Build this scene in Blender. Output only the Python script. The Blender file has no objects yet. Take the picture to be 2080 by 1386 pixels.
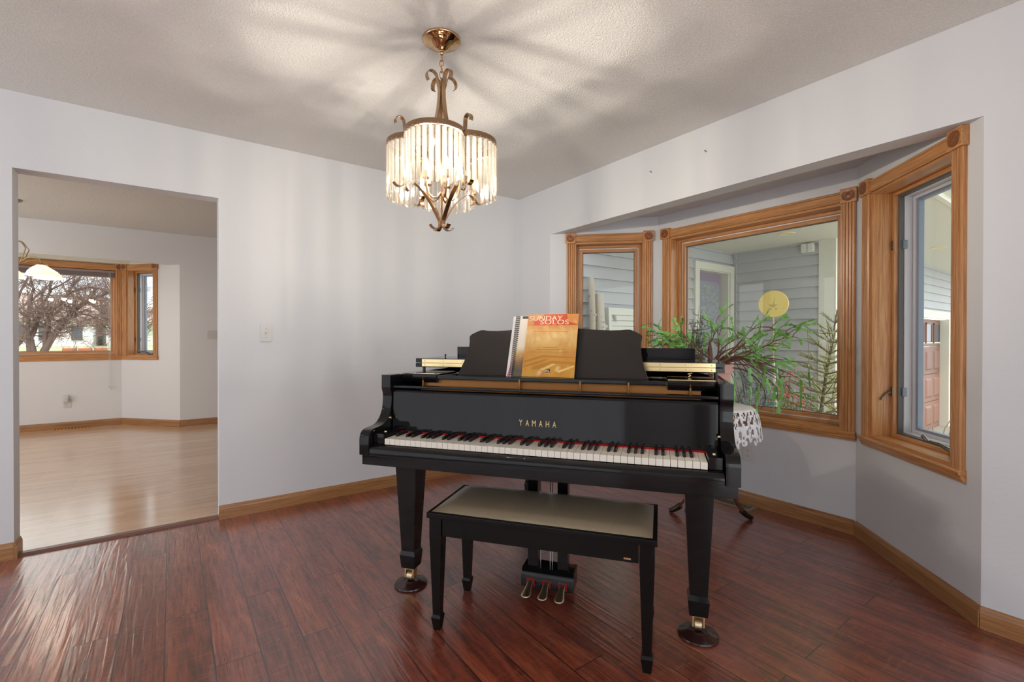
import bpy, bmesh, math, random
from math import sin, cos, pi, radians
from mathutils import Vector, Matrix
random.seed(7)
SC = bpy.context.scene
COL = SC.collection
V = Vector

# ------------------------------------------------------------------ materials
MATS = {}
def new_mat(name):
    m = bpy.data.materials.new(name); m.use_nodes = True
    nt = m.node_tree; nt.nodes.clear()
    out = nt.nodes.new('ShaderNodeOutputMaterial')
    MATS[name] = m
    return m, nt, out
def N(nt, typ, ins=None, **props):
    n = nt.nodes.new(typ)
    for k, v in props.items(): setattr(n, k, v)
    for k, v in (ins or {}).items():
        if isinstance(v, bpy.types.NodeSocket): nt.links.new(v, n.inputs[k])
        else: n.inputs[k].default_value = v
    return n
def rgba(c): return (c[0], c[1], c[2], 1.0)
def s2l(r, g, b):
    f = lambda c: (c/255/12.92 if c/255 <= .04045 else ((c/255+.055)/1.055)**2.4)
    return (f(r), f(g), f(b))
def mixc(nt, fac, a, b, blend='MIX'):
    n = nt.nodes.new('ShaderNodeMix'); n.data_type = 'RGBA'; n.blend_type = blend
    for i, v in ((0, fac), (6, a), (7, b)):
        if isinstance(v, bpy.types.NodeSocket): nt.links.new(v, n.inputs[i])
        else: n.inputs[i].default_value = v if i == 0 else rgba(v)
    return n.outputs[2]
def ramp(nt, fac, stops):
    n = nt.nodes.new('ShaderNodeValToRGB'); nt.links.new(fac, n.inputs[0])
    el = n.color_ramp.elements
    while len(el) < len(stops): el.new(.5)
    for e, (p, c) in zip(el, stops): e.position = p; e.color = rgba(c) if not isinstance(c, (int, float)) else (c, c, c, 1)
    return n.outputs[0]
def coords(nt, scale=(1, 1, 1), kind='Object', rot=(0, 0, 0)):
    tc = N(nt, 'ShaderNodeTexCoord')
    mp = N(nt, 'ShaderNodeMapping', {'Vector': tc.outputs[kind], 'Scale': scale, 'Rotation': rot})
    return mp.outputs[0]
def noise(nt, vec, scale, detail=3, rough=.5, dist=0):
    n = N(nt, 'ShaderNodeTexNoise', {'Vector': vec, 'Scale': scale, 'Detail': detail, 'Roughness': rough, 'Distortion': dist})
    return n.outputs[0]
def bump(nt, h, strength=.2, dist=.01):
    return N(nt, 'ShaderNodeBump', {'Height': h, 'Strength': strength, 'Distance': dist}).outputs[0]
def principled(nt, out, **ins):
    p = nt.nodes.new('ShaderNodeBsdfPrincipled')
    for k, v in ins.items():
        k = k.replace('_', ' ')
        if isinstance(v, bpy.types.NodeSocket): nt.links.new(v, p.inputs[k])
        elif k == 'Base Color': p.inputs[k].default_value = rgba(v)
        else: p.inputs[k].default_value = v
    nt.links.new(p.outputs[0], out.inputs[0])
    return p
def plain(name, col, rough=.5, metal=0.0, spec=.5, nscale=0, nstr=.1, ncol=0.0, **kw):
    """a surface of one colour with a little procedural unevenness"""
    m, nt, out = new_mat(name)
    ins = dict(Roughness=rough, Metallic=metal, **kw); ins['Specular IOR Level'] = spec
    base = col
    if nscale:
        nn = noise(nt, coords(nt), nscale, 4, .6)
        if ncol: base = mixc(nt, nn, tuple(c*(1-ncol) for c in col), tuple(min(1, c*(1+ncol)) for c in col))
        if nstr: ins['Normal'] = bump(nt, nn, nstr, .004)
    principled(nt, out, Base_Color=base, **ins)
    return m

def mk_wall(name, col, scale=55, strength=.14):
    m, nt, out = new_mat(name)
    v = coords(nt)
    a = noise(nt, v, scale, 3, .55); b = noise(nt, v, 1.3, 2, .5)
    c = mixc(nt, b, tuple(x*.985 for x in col), tuple(x*1.01 for x in col))
    principled(nt, out, Base_Color=c, Roughness=.62, Normal=bump(nt, a, strength, .006))
mk_wall('wall_paint', (.668, .682, .702))
mk_wall('dinette_paint', (.735, .732, .732))
def mk_popcorn(name, col):
    m, nt, out = new_mat(name)
    v = coords(nt)
    a = noise(nt, v, 130, 4, .65)
    h = ramp(nt, a, [(.38, 0.0), (.62, 1.0)])
    c = mixc(nt, h, tuple(x*.91 for x in col), col)
    principled(nt, out, Base_Color=c, Roughness=.9, Normal=bump(nt, h, .5, .014))
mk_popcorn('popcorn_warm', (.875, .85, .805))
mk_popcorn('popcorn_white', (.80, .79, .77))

def mk_oak(name, axis, k=1.0):
    m, nt, out = new_mat(name)
    st = {'x': (1.2, 26, 26), 'z': (26, 26, 1.2), 'y': (26, 1.2, 26)}[axis]
    v = coords(nt, st)
    info = N(nt, 'ShaderNodeObjectInfo')
    off = N(nt, 'ShaderNodeVectorMath', {0: v, 1: info.outputs['Location']}, operation='ADD').outputs[0]
    a = noise(nt, off, 2.2, 6, .62, 1.2)
    st2 = {'x': (4, 160, 160), 'z': (160, 160, 4), 'y': (160, 4, 160)}[axis]
    b = noise(nt, coords(nt, st2), 1.6, 3, .6)
    c = ramp(nt, a, [(.25, tuple(k*q for q in s2l(166, 106, 60))), (.45, tuple(k*q for q in s2l(198, 141, 88))), (.62, tuple(k*q for q in s2l(212, 158, 104))), (.8, tuple(k*q for q in s2l(182, 124, 74)))])
    c2 = mixc(nt, ramp(nt, b, [(.35, .42), (.6, 0.0)]), c, tuple(k*q for q in s2l(118, 68, 32)))
    principled(nt, out, Base_Color=c2, Roughness=.3, Normal=bump(nt, b, .08, .002))
for ax in 'xyz': mk_oak('oak_' + ax, ax)
mk_oak('oak_baseboard', 'x', .66)  # darker oak copy, the baseboards' shading is put into its colour

def mk_floor():
    m, nt, out = new_mat('mahogany_planks')
    tc = N(nt, 'ShaderNodeTexCoord')
    sep = N(nt, 'ShaderNodeSeparateXYZ', {0: tc.outputs['Object']})
    x = N(nt, 'ShaderNodeMath', {0: sep.outputs[0], 1: .168}, operation='ADD').outputs[0]
    vec = N(nt, 'ShaderNodeCombineXYZ', {0: sep.outputs[1], 1: x}).outputs[0]
    br = N(nt, 'ShaderNodeTexBrick', {'Vector': vec, 'Color1': (0, 0, 0, 1), 'Color2': (1, 1, 1, 1), 'Mortar': (.5, .5, .5, 1),
        'Scale': 1.0, 'Mortar Size': .0024, 'Mortar Smooth': .1, 'Bias': 0.0, 'Brick Width': 1.19, 'Row Height': .144}, offset=.37, offset_frequency=2)
    rnd = N(nt, 'ShaderNodeSeparateColor', {0: br.outputs[0]}).outputs[0]
    mort = br.outputs[1]
    shift = N(nt, 'ShaderNodeMath', {0: rnd, 1: 37.0}, operation='MULTIPLY').outputs[0]
    gv = N(nt, 'ShaderNodeCombineXYZ', {0: N(nt, 'ShaderNodeMath', {0: sep.outputs[0], 1: 9.0}, operation='MULTIPLY').outputs[0],
        1: N(nt, 'ShaderNodeMath', {0: sep.outputs[1], 1: 1.15}, operation='MULTIPLY').outputs[0], 2: shift}).outputs[0]
    a = noise(nt, gv, 1.5, 6, .62, .9)
    fv = N(nt, 'ShaderNodeCombineXYZ', {0: N(nt, 'ShaderNodeMath', {0: sep.outputs[0], 1: 60.0}, operation='MULTIPLY').outputs[0],
        1: N(nt, 'ShaderNodeMath', {0: sep.outputs[1], 1: 6.0}, operation='MULTIPLY').outputs[0], 2: shift}).outputs[0]
    b = noise(nt, fv, 1.3, 4, .6, .4)
    base = ramp(nt, a, [(.26, s2l(74, 34, 27)), (.42, s2l(124, 57, 42)), (.58, s2l(150, 75, 52)), (.78, s2l(182, 106, 70))])
    tone = mixc(nt, rnd, (.80, .76, .78), (1.12, 1.08, 1.02))
    c = mixc(nt, 1.0, base, tone, 'MULTIPLY')
    c = mixc(nt, ramp(nt, b, [(.30, .65), (.55, 0.0)]), c, s2l(48, 22, 20))
    # crosswise flecks of figured grain
    cv = N(nt, 'ShaderNodeCombineXYZ', {0: N(nt, 'ShaderNodeMath', {0: sep.outputs[0], 1: 10.0}, operation='MULTIPLY').outputs[0],
        1: N(nt, 'ShaderNodeMath', {0: sep.outputs[1], 1: 55.0}, operation='MULTIPLY').outputs[0], 2: shift}).outputs[0]
    d = noise(nt, cv, 1.2, 3, .6)
    c = mixc(nt, ramp(nt, d, [(.52, 0.0), (.72, .28)]), c, s2l(186, 100, 62))
    c = mixc(nt, mort, c, s2l(50, 24, 20))
    # hand scraped ripples that run along each board
    wv = N(nt, 'ShaderNodeCombineXYZ', {0: N(nt, 'ShaderNodeMath', {0: sep.outputs[0], 1: 30.0}, operation='MULTIPLY').outputs[0],
        1: N(nt, 'ShaderNodeMath', {0: sep.outputs[1], 1: 1.7}, operation='MULTIPLY').outputs[0], 2: shift}).outputs[0]
    w = noise(nt, wv, 1.25, 2, .5, .7)
    h = N(nt, 'ShaderNodeMath', {0: w, 1: N(nt, 'ShaderNodeMath', {0: mort, 1: -1.6}, operation='MULTIPLY').outputs[0]}, operation='ADD').outputs[0]
    nb = bump(nt, h, .45, .006)
    rg = ramp(nt, b, [(.3, .36), (.7, .26)])
    p = principled(nt, out, Base_Color=c, Roughness=rg, Normal=nb)
    p.inputs['Specular IOR Level'].default_value = .7; p.inputs['Coat Weight'].default_value = 1.0; p.inputs['Coat IOR'].default_value = 1.6; p.inputs['Coat Roughness'].default_value = .22; nt.links.new(bump(nt, h, .42, .006), p.inputs['Coat Normal'])
mk_floor()
def mk_laminate():
    m, nt, out = new_mat('light_oak_laminate')
    tc = N(nt, 'ShaderNodeTexCoord')
    br = N(nt, 'ShaderNodeTexBrick', {'Vector': tc.outputs['Object'], 'Color1': (0, 0, 0, 1), 'Color2': (1, 1, 1, 1), 'Mortar': (.3, .3, .3, 1),
        'Scale': 1.0, 'Mortar Size': .0006, 'Mortar Smooth': .1, 'Bias': 0.0, 'Brick Width': .62, 'Row Height': .066}, offset=.41, offset_frequency=2)
    v = coords(nt, (2.2, 34, 1))
    a = noise(nt, v, 1.3, 5, .6, .5)
    c = ramp(nt, a, [(.3, s2l(200, 162, 128)), (.7, s2l(228, 194, 162))])
    c = mixc(nt, 1.0, c, mixc(nt, br.outputs[0], (.88, .87, .86), (1.04, 1.03, 1.02)), 'MULTIPLY')
    principled(nt, out, Base_Color=c, Roughness=.24, Coat_Weight=.6, Coat_Roughness=.14)
mk_laminate()

def mk_glass_pane(name, tint=(.96, .98, .97)):
    m, nt, out = new_mat(name)
    ge = N(nt, 'ShaderNodeNewGeometry')
    ior = N(nt, 'ShaderNodeMapRange', {'Value': ge.outputs['Backfacing'], 'To Min': 1.5, 'To Max': 1/1.5}).outputs[0]
    fr = N(nt, 'ShaderNodeFresnel', {'IOR': ior})
    f = N(nt, 'ShaderNodeMath', {0: fr.outputs[0], 1: .55}, operation='MULTIPLY', use_clamp=True).outputs[0]
    t = N(nt, 'ShaderNodeBsdfTransparent', {'Color': rgba(tint)})
    g = N(nt, 'ShaderNodeBsdfGlossy', {'Roughness': .01})
    mx = N(nt, 'ShaderNodeMixShader', {0: f, 1: t.outputs[0], 2: g.outputs[0]})
    nt.links.new(mx.outputs[0], out.inputs[0])
mk_glass_pane('window_glass')
def mk_crystal():
    m, nt, out = new_mat('crystal_glass')
    lw = N(nt, 'ShaderNodeLayerWeight', {'Blend': .5})
    f = ramp(nt, lw.outputs['Facing'], [(.0, .03), (.12, .05), (.30, .50), (.8, .85)])
    tcol = ramp(nt, lw.outputs['Facing'], [(.0, (.98, .965, .93)), (.5, (.92, .87, .79)), (1, (.70, .62, .52))])
    t = N(nt, 'ShaderNodeBsdfTransparent', {'Color': tcol})
    g = N(nt, 'ShaderNodeBsdfGlossy', {'Color': (1, .97, .92, 1), 'Roughness': .06})
    tl = N(nt, 'ShaderNodeBsdfTranslucent', {'Color': (1, .95, .86, 1)})
    m1 = N(nt, 'ShaderNodeMixShader', {0: .03, 1: t.outputs[0], 2: tl.outputs[0]})
    mx = N(nt, 'ShaderNodeMixShader', {0: f, 1: m1.outputs[0], 2: g.outputs[0]})
    nt.links.new(mx.outputs[0], out.inputs[0])
mk_crystal()
def mk_emit(name, col, strength):
    m, nt, out = new_mat(name)
    lw = N(nt, 'ShaderNodeLayerWeight', {'Blend': .3})
    c = mixc(nt, lw.outputs['Facing'], col, tuple(x*.9 for x in col))
    e = N(nt, 'ShaderNodeEmission', {'Color': c, 'Strength': strength})
    t = N(nt, 'ShaderNodeBsdfTransparent')
    mx = N(nt, 'ShaderNodeMixShader', {0: .4, 1: t.outputs[0], 2: e.outputs[0]})
    nt.links.new(mx.outputs[0], out.inputs[0])
mk_emit('bulb_glow', (1, .86, .64), 60)
mk_emit('dinette_bulb_glow', (1, .90, .74), 10)

plain('piano_black', (.0062, .0058, .0062), .045, spec=.38, nscale=3, nstr=.004)
plain('piano_satin', (.018, .0145, .013), .33, spec=.4, nscale=40, nstr=.02)
plain('bench_black', (.0062, .0056, .0054), .19, spec=.24, nscale=30, nstr=.01)
plain('interior_dark', (.012, .010, .009), .5, nscale=30, nstr=.05)
plain('ivory', s2l(236, 230, 216), .22, nscale=20, nstr=.01, ncol=.02)
plain('ebony', (.010, .009, .009), .28, nscale=60, nstr=.02)
plain('red_felt', s2l(190, 16, 22), .9, nscale=200, nstr=.3, ncol=.1)
plain('brass', s2l(244, 220, 164), .2, metal=1.0, nscale=25, nstr=.02, ncol=.06)
plain('gold_lacquer', s2l(150, 104, 58), .4, metal=.8, nscale=30, nstr=.03, ncol=.06)
plain('old_brass', s2l(222, 200, 164), .36, metal=1.0, nscale=40, nstr=.03, ncol=.1)
plain('bronze', s2l(172, 142, 112), .2, metal=1.0, nscale=30, nstr=.01, ncol=.05)
plain('rose_brass', s2l(200, 164, 122), .08, metal=1.0, nscale=12, nstr=.01, ncol=.03)
plain('steel', s2l(190, 190, 192), .25, metal=1.0, nscale=30, nstr=.02, ncol=.05)
plain('pewter', s2l(120, 118, 114), .35, metal=1.0, nscale=30, nstr=.03, ncol=.08)
plain('hinge_grey', s2l(120, 128, 138), .4, metal=.4, nscale=30, nstr=.02, ncol=.05)
plain('nickel_dark', s2l(120, 108, 96), .3, metal=.9, nscale=30, nstr=.03, ncol=.08)
plain('bench_leather', s2l(142, 128, 106), .26, spec=.6, nscale=70, nstr=.06, ncol=.10)
plain('cup_brown', s2l(52, 30, 28), .14, nscale=8, nstr=.01, ncol=.2)
plain('white_plastic', s2l(208, 207, 204), .35, nscale=10, nstr=.01)
plain('almond_plastic', s2l(206, 203, 196), .4, nscale=10, nstr=.01)
plain('dark_slot', (.02, .02, .02), .6, nscale=10, nstr=.01)
plain('vinyl_light', s2l(206, 206, 212), .4, nscale=20, nstr=.01, ncol=.03)
plain('vinyl_blue', s2l(140, 152, 168), .4, nscale=20, nstr=.02, ncol=.05)
plain('gasket', s2l(96, 96, 94), .6, nscale=40, nstr=.05)
plain('white_trim', s2l(228, 227, 220), .45, nscale=20, nstr=.02, ncol=.02)
plain('paper_cream', s2l(240, 224, 196), .6, nscale=8, nstr=.0, ncol=.05)
plain('paper_edge', s2l(238, 232, 224), .7, nscale=160, nstr=.1, ncol=.06)
plain('title_red', s2l(206, 78, 34), .4, nscale=25, nstr=0, ncol=.25)
plain('ink_dark', s2l(44, 34, 30), .5, nscale=25, nstr=0)
plain('ink_brown', s2l(140, 104, 60), .5, nscale=25, nstr=0)
plain('key_shadow_print', s2l(186, 128, 48), .4, nscale=25, nstr=0, ncol=.08)
plain('key_light_print', s2l(232, 200, 116), .4, nscale=25, nstr=0, ncol=.05)
plain('pink_print', s2l(214, 120, 140), .5, nscale=25, nstr=0, ncol=.1)
plain('coil_black', (.02, .02, .02), .3, nscale=25, nstr=.01)
plain('gold_letter', s2l(226, 196, 138), .35, metal=.6, nscale=25, nstr=.01)
plain('threshold_brown', s2l(116, 84, 72), .35, nscale=20, nstr=.05, ncol=.12)
plain('oak_dark', s2l(132, 80, 44), .35, nscale=60, nstr=.05, ncol=.25)
plain('walnut', s2l(92, 50, 32), .22, nscale=22, nstr=.03, ncol=.25)
plain('dark_brass', s2l(70, 60, 50), .3, metal=.8, nscale=22, nstr=.03, ncol=.2)
plain('lace_white', s2l(240, 240, 240), .8, nscale=90, nstr=.3, ncol=.03)
plain('terracotta', s2l(214, 160, 148), .55, nscale=30, nstr=.1, ncol=.08)
plain('potting_soil', s2l(60, 44, 34), .9, nscale=60, nstr=.6, ncol=.4)
plain('woody_stem', s2l(112, 78, 62), .7, nscale=60, nstr=.4, ncol=.3)
plain('cactus_leaf', s2l(122, 180, 92), .38, nscale=14, nstr=.05, ncol=.45)
plain('siding_grey', s2l(194, 195, 197), .6, nscale=70, nstr=.08, ncol=.04)
plain('trim_cream', s2l(226, 226, 212), .5, nscale=20, nstr=.03, ncol=.02)
plain('soffit_cream', s2l(222, 222, 208), .6, nscale=25, nstr=.03, ncol=.02)
plain('door_lavender', s2l(166, 160, 180), .4, nscale=20, nstr=.03, ncol=.05)
plain('door_mauve', s2l(160, 146, 166), .4, nscale=20, nstr=.03, ncol=.05)
plain('garage_brown', s2l(140, 98, 82), .5, nscale=30, nstr=.05, ncol=.06)
plain('concrete', s2l(150, 147, 136), .8, nscale=30, nstr=.15, ncol=.08)
plain('mulch', s2l(176, 162, 140), .9, nscale=60, nstr=.6, ncol=.4)
plain('lawn_green', s2l(160, 158, 122), .9, nscale=8, nstr=.3, ncol=.15)
plain('yellow_disc', s2l(232, 206, 112), .35, nscale=14, nstr=.04, ncol=.08)
plain('disc_relief', s2l(200, 178, 96), .4, nscale=14, nstr=.04, ncol=.1)
plain('stake_tan', s2l(196, 180, 130), .6, nscale=40, nstr=.1, ncol=.1)
plain('stake_pale', s2l(216, 206, 190), .6, nscale=40, nstr=.1, ncol=.1)
plain('spruce_bark', s2l(104, 88, 70), .8, nscale=60, nstr=.4, ncol=.2)
plain('spruce_needle', s2l(160, 164, 104), .6, nscale=12, nstr=0, ncol=.3)
plain('blue_needle', s2l(112, 146, 142), .6, nscale=12, nstr=0, ncol=.3)
plain('juniper_leaf', s2l(152, 162, 100), .6, nscale=12, nstr=0, ncol=.35)
plain('dark_evergreen', s2l(84, 120, 84), .6, nscale=12, nstr=0, ncol=.35)
plain('red_berry', s2l(206, 74, 66), .5, nscale=12, nstr=0, ncol=.2)
plain('dry_twig', s2l(126, 100, 84), .8, nscale=40, nstr=.2, ncol=.2)
plain('tree_bark', s2l(96, 76, 70), .85, nscale=30, nstr=.4, ncol=.2)
plain('twig_bark', s2l(122, 98, 90), .85, nscale=30, nstr=0, ncol=.2)
plain('house_white', s2l(236, 238, 240), .6, nscale=6, nstr=.02, ncol=.02)
plain('house_roof', s2l(170, 146, 134), .8, nscale=20, nstr=.1, ncol=.15)
plain('house_window', s2l(70, 80, 92), .15, nscale=5, nstr=.01)
plain('pale_green_siding', s2l(210, 218, 200), .6, nscale=6, nstr=.02, ncol=.03)
plain('planter_brown', s2l(168, 96, 58), .6, nscale=20, nstr=.1, ncol=.15)
plain('blind_taupe', s2l(150, 134, 132), .5, nscale=30, nstr=.02, ncol=.05)
plain('recess_trim', s2l(238, 226, 180), .5, nscale=10, nstr=.01)
plain('antique_brass', s2l(180, 156, 118), .3, metal=.9, nscale=20, nstr=.02, ncol=.08)
plain('silver_grey', s2l(140, 140, 140), .35, metal=.8, nscale=20, nstr=.02, ncol=.08)
plain('register_grey', s2l(150, 140, 128), .4, metal=.3, nscale=20, nstr=.02, ncol=.08)
plain('outdoor_lamp_white', s2l(226, 228, 218), .4, nscale=20, nstr=.02)
def mk_birch():
    m, nt, out = new_mat('birch_bark')
    a = noise(nt, coords(nt, (9, 9, 26)), 1.4, 4, .65)
    b = noise(nt, coords(nt), 7, 2, .5)
    c = mixc(nt, ramp(nt, a, [(.62, 0.0), (.70, 1.0)]), s2l(214, 202, 182), s2l(104, 84, 70))
    c = mixc(nt, ramp(nt, b, [(.66, 0.0), (.74, .8)]), c, s2l(90, 72, 60))
    principled(nt, out, Base_Color=c, Roughness=.7, Normal=bump(nt, a, .2, .004))
mk_birch()
def mk_frost():
    m, nt, out = new_mat('frosted_shade')
    n = noise(nt, coords(nt), 18, 3, .5)
    c = mixc(nt, n, (.96, .93, .86), (1, .98, .93))
    d = N(nt, 'ShaderNodeBsdfDiffuse', {'Color': c})
    t = N(nt, 'ShaderNodeBsdfTranslucent', {'Color': c})
    g = N(nt, 'ShaderNodeBsdfGlossy', {'Roughness': .2})
    a = N(nt, 'ShaderNodeMixShader', {0: .55, 1: d.outputs[0], 2: t.outputs[0]})
    b = N(nt, 'ShaderNodeMixShader', {0: .05, 1: a.outputs[0], 2: g.outputs[0]})
    nt.links.new(b.outputs[0], out.inputs[0])
mk_frost()
def mk_book_cover():
    m, nt, out = new_mat('songbook_cover')
    tc = N(nt, 'ShaderNodeTexCoord')
    sep = N(nt, 'ShaderNodeSeparateXYZ', {0: tc.outputs['Object']})
    a = noise(nt, coords(nt, (14, 14, 9)), 1.3, 4, .6, .6)
    z = N(nt, 'ShaderNodeMapRange', {'Value': sep.outputs[2], 'From Min': 0.0, 'From Max': .311}).outputs[0]
    c = ramp(nt, z, [(.0, s2l(212, 160, 66)), (.28, s2l(206, 150, 62)), (.40, s2l(204, 152, 74)), (.56, s2l(224, 186, 112)), (.72, s2l(234, 196, 126)), (.84, s2l(214, 140, 66)), (1, s2l(216, 150, 84))])
    c = mixc(nt, ramp(nt, a, [(.42, .0), (.7, .55)]), c, s2l(196, 116, 44))
    b = noise(nt, coords(nt, (20, 20, 14)), 1.0, 2, .5)
    c = mixc(nt, ramp(nt, b, [(.6, 0.0), (.75, .5)]), c, s2l(248, 228, 176))
    principled(nt, out, Base_Color=c, Roughness=.35)
mk_book_cover()
def mk_spiral_cover():
    m, nt, out = new_mat('spiral_book_cover')
    tc = N(nt, 'ShaderNodeTexCoord')
    sep = N(nt, 'ShaderNodeSeparateXYZ', {0: tc.outputs['Object']})
    a = noise(nt, coords(nt, (20, 20, 14)), 1.2, 4, .6, .5)
    z0 = N(nt, 'ShaderNodeMath', {0: sep.outputs[2], 1: N(nt, 'ShaderNodeMath', {0: a, 1: .07}, operation='MULTIPLY').outputs[0]}, operation='ADD').outputs[0]
    z = N(nt, 'ShaderNodeMapRange', {'Value': z0, 'From Min': 0.0, 'From Max': .30}).outputs[0]
    c = ramp(nt, z, [(.0, s2l(120, 112, 100)), (.22, s2l(84, 78, 70)), (.36, s2l(150, 112, 76)), (.5, s2l(214, 178, 120)), (.62, s2l(238, 226, 204)), (1, s2l(240, 228, 210))])
    principled(nt, out, Base_Color=c, Roughness=.4)
mk_spiral_cover()
def mk_entry_glass():
    m, nt, out = new_mat('leaded_glass')
    a = noise(nt, coords(nt, (10, 10, 10)), 1.5, 4, .6)
    vor = N(nt, 'ShaderNodeTexVoronoi', {'Vector': coords(nt, (24, 24, 14)), 'Scale': 1.0}, feature='DISTANCE_TO_EDGE')
    c = mixc(nt, a, s2l(120, 130, 140), s2l(196, 206, 214))
    c = mixc(nt, ramp(nt, vor.outputs[0], [(.02, 1.0), (.05, 0.0)]), c, s2l(160, 152, 130))
    principled(nt, out, Base_Color=c, Roughness=.08, Normal=bump(nt, a, .05, .01))
mk_entry_glass()
M = MATS

# ------------------------------------------------------------------ mesh builder
class MB:
    def __init__(s): s.bm = bmesh.new()
    def face(s, pts):
        return s.bm.faces.new([s.bm.verts.new(p) for p in pts])
    def box(s, x0, x1, y0, y1, z0, z1, bevel=0.0, seg=2, mat=None):
        b = bmesh.new()
        vs = [b.verts.new(p) for p in ((x0,y0,z0),(x1,y0,z0),(x1,y1,z0),(x0,y1,z0),(x0,y0,z1),(x1,y0,z1),(x1,y1,z1),(x0,y1,z1))]
        for f in ((3,2,1,0),(4,5,6,7),(0,1,5,4),(1,2,6,5),(2,3,7,6),(3,0,4,7)): b.faces.new([vs[i] for i in f])
        if bevel: bmesh.ops.bevel(b, geom=list(b.edges), offset=bevel, segments=seg, profile=.5, affect='EDGES')
        s.add(b, mat); return s
    def add(s, b, mat=None):
        if mat is not None: bmesh.ops.transform(b, matrix=mat, verts=b.verts)
        me = bpy.data.meshes.new('tmp'); b.to_mesh(me); b.free()
        s.bm.from_mesh(me); bpy.data.meshes.remove(me)
    def prism(s, poly, f, d0, d1, bevel=0.0, seg=2):
        """poly of (a,b) pairs extruded from d0 to d1; f(a,b,d) gives the point"""
        b = bmesh.new()
        A = [b.verts.new(f(p[0], p[1], d0)) for p in poly]; B = [b.verts.new(f(p[0], p[1], d1)) for p in poly]
        n = len(poly); ca = b.faces.new(A); cb = b.faces.new(B[::-1])
        for i in range(n): b.faces.new((A[(i+1) % n], A[i], B[i], B[(i+1) % n]))
        bmesh.ops.recalc_face_normals(b, faces=b.faces)
        if bevel:
            es = list(set(ca.edges) | set(cb.edges))
            bmesh.ops.bevel(b, geom=es, offset=bevel, segments=seg, profile=.5, affect='EDGES')
        s.add(b); return s
    def frustum(s, c0, w0, d0, z0, c1, w1, d1, z1, bevel=0.0):
        b = bmesh.new()
        A = [b.verts.new((c0[0]+sx*w0/2, c0[1]+sy*d0/2, z0)) for sx, sy in ((-1,-1),(1,-1),(1,1),(-1,1))]
        B = [b.verts.new((c1[0]+sx*w1/2, c1[1]+sy*d1/2, z1)) for sx, sy in ((-1,-1),(1,-1),(1,1),(-1,1))]
        b.faces.new(A[::-1]); b.faces.new(B)
        for i in range(4): b.faces.new((A[i], A[(i+1) % 4], B[(i+1) % 4], B[i]))
        if bevel: bmesh.ops.bevel(b, geom=list(b.edges), offset=bevel, segments=2, profile=.5, affect='EDGES')
        s.add(b); return s
    def tube(s, pts, rad, n=8, caps=True, flat=None):
        pts = [V(p) for p in pts]; m = len(pts)
        if not isinstance(rad, (list, tuple)): rad = [rad]*m
        t0 = (pts[1]-pts[0]).normalized()
        u = t0.cross(V((0, 0, 1)));
        if u.length < 1e-3: u = t0.cross(V((1, 0, 0)))
        u.normalize(); rings = []
        for i in range(m):
            t = (pts[min(i+1, m-1)]-pts[max(i-1, 0)]).normalized()
            u = (u - t*u.dot(t)).normalized(); w = t.cross(u)
            rings.append([s.bm.verts.new(pts[i]+(u*cos(2*pi*k/n)+w*sin(2*pi*k/n))*rad[i]) for k in range(n)])
        for a, b in zip(rings, rings[1:]):
            for k in range(n): s.bm.faces.new((a[k], a[(k+1) % n], b[(k+1) % n], b[k]))
        if caps and n > 2: s.bm.faces.new(rings[0][::-1]); s.bm.faces.new(rings[-1])
        return s
    def ribbon(s, pts, side, width, thick):
        """flat metal strap along pts; side = direction of its width"""
        pts = [V(p) for p in pts]; m = len(pts); side = V(side).normalized(); rings = []
        for i in range(m):
            t = (pts[min(i+1, m-1)]-pts[max(i-1, 0)]).normalized(); nn = t.cross(side).normalized()
            rings.append([s.bm.verts.new(pts[i]+side*a*width/2+nn*b*thick/2) for a, b in ((-1,-1),(1,-1),(1,1),(-1,1))])
        for a, b in zip(rings, rings[1:]):
            for k in range(4): s.bm.faces.new((a[k], a[(k+1) % 4], b[(k+1) % 4], b[k]))
        s.bm.faces.new(rings[0][::-1]); s.bm.faces.new(rings[-1]); return s
    def lathe(s, prof, n=32, c=(0, 0, 0), mat=None):
        b = bmesh.new(); rings = []
        for r, z in prof:
            if r < 1e-6: rings.append([b.verts.new((c[0], c[1], c[2]+z))])
            else: rings.append([b.verts.new((c[0]+r*cos(2*pi*k/n), c[1]+r*sin(2*pi*k/n), c[2]+z)) for k in range(n)])
        for A, B in zip(rings, rings[1:]):
            for k in range(n):
                k2 = (k+1) % n
                if len(A) == 1 and len(B) == 1: continue
                if len(A) == 1: b.faces.new((A[0], B[k2], B[k]))
                elif len(B) == 1: b.faces.new((A[k], A[k2], B[0]))
                else: b.faces.new((A[k], A[k2], B[k2], B[k]))
        bmesh.ops.recalc_face_normals(b, faces=b.faces)
        s.add(b, mat); return s
    def ball(s, c, rx, ry=None, rz=None, u=12, v=8):
        ry = ry or rx; rz = rz or rx
        b = bmesh.new(); bmesh.ops.create_uvsphere(b, u_segments=u, v_segments=v, radius=1)
        s.add(b, Matrix.Translation(c) @ Matrix.Diagonal((rx, ry, rz, 1))); return s
    def build(s, name, mat, parent=None, smooth=35, loc=None, rot=None):
        me = bpy.data.meshes.new(name); s.bm.to_mesh(me); s.bm.free()
        if isinstance(mat, str): mat = M[mat]
        me.materials.append(mat)
        if smooth:
            me.polygons.foreach_set('use_smooth', [True]*len(me.polygons))
            me.set_sharp_from_angle(angle=radians(smooth))
        o = bpy.data.objects.new(name, me); COL.objects.link(o)
        if smooth and smooth <= 45: wn = o.modifiers.new('weighted_normal', 'WEIGHTED_NORMAL'); wn.keep_sharp = True
        if parent is not None: o.parent = parent
        if loc is not None: o.location = loc
        if rot is not None: o.rotation_euler = rot
        return o
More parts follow.
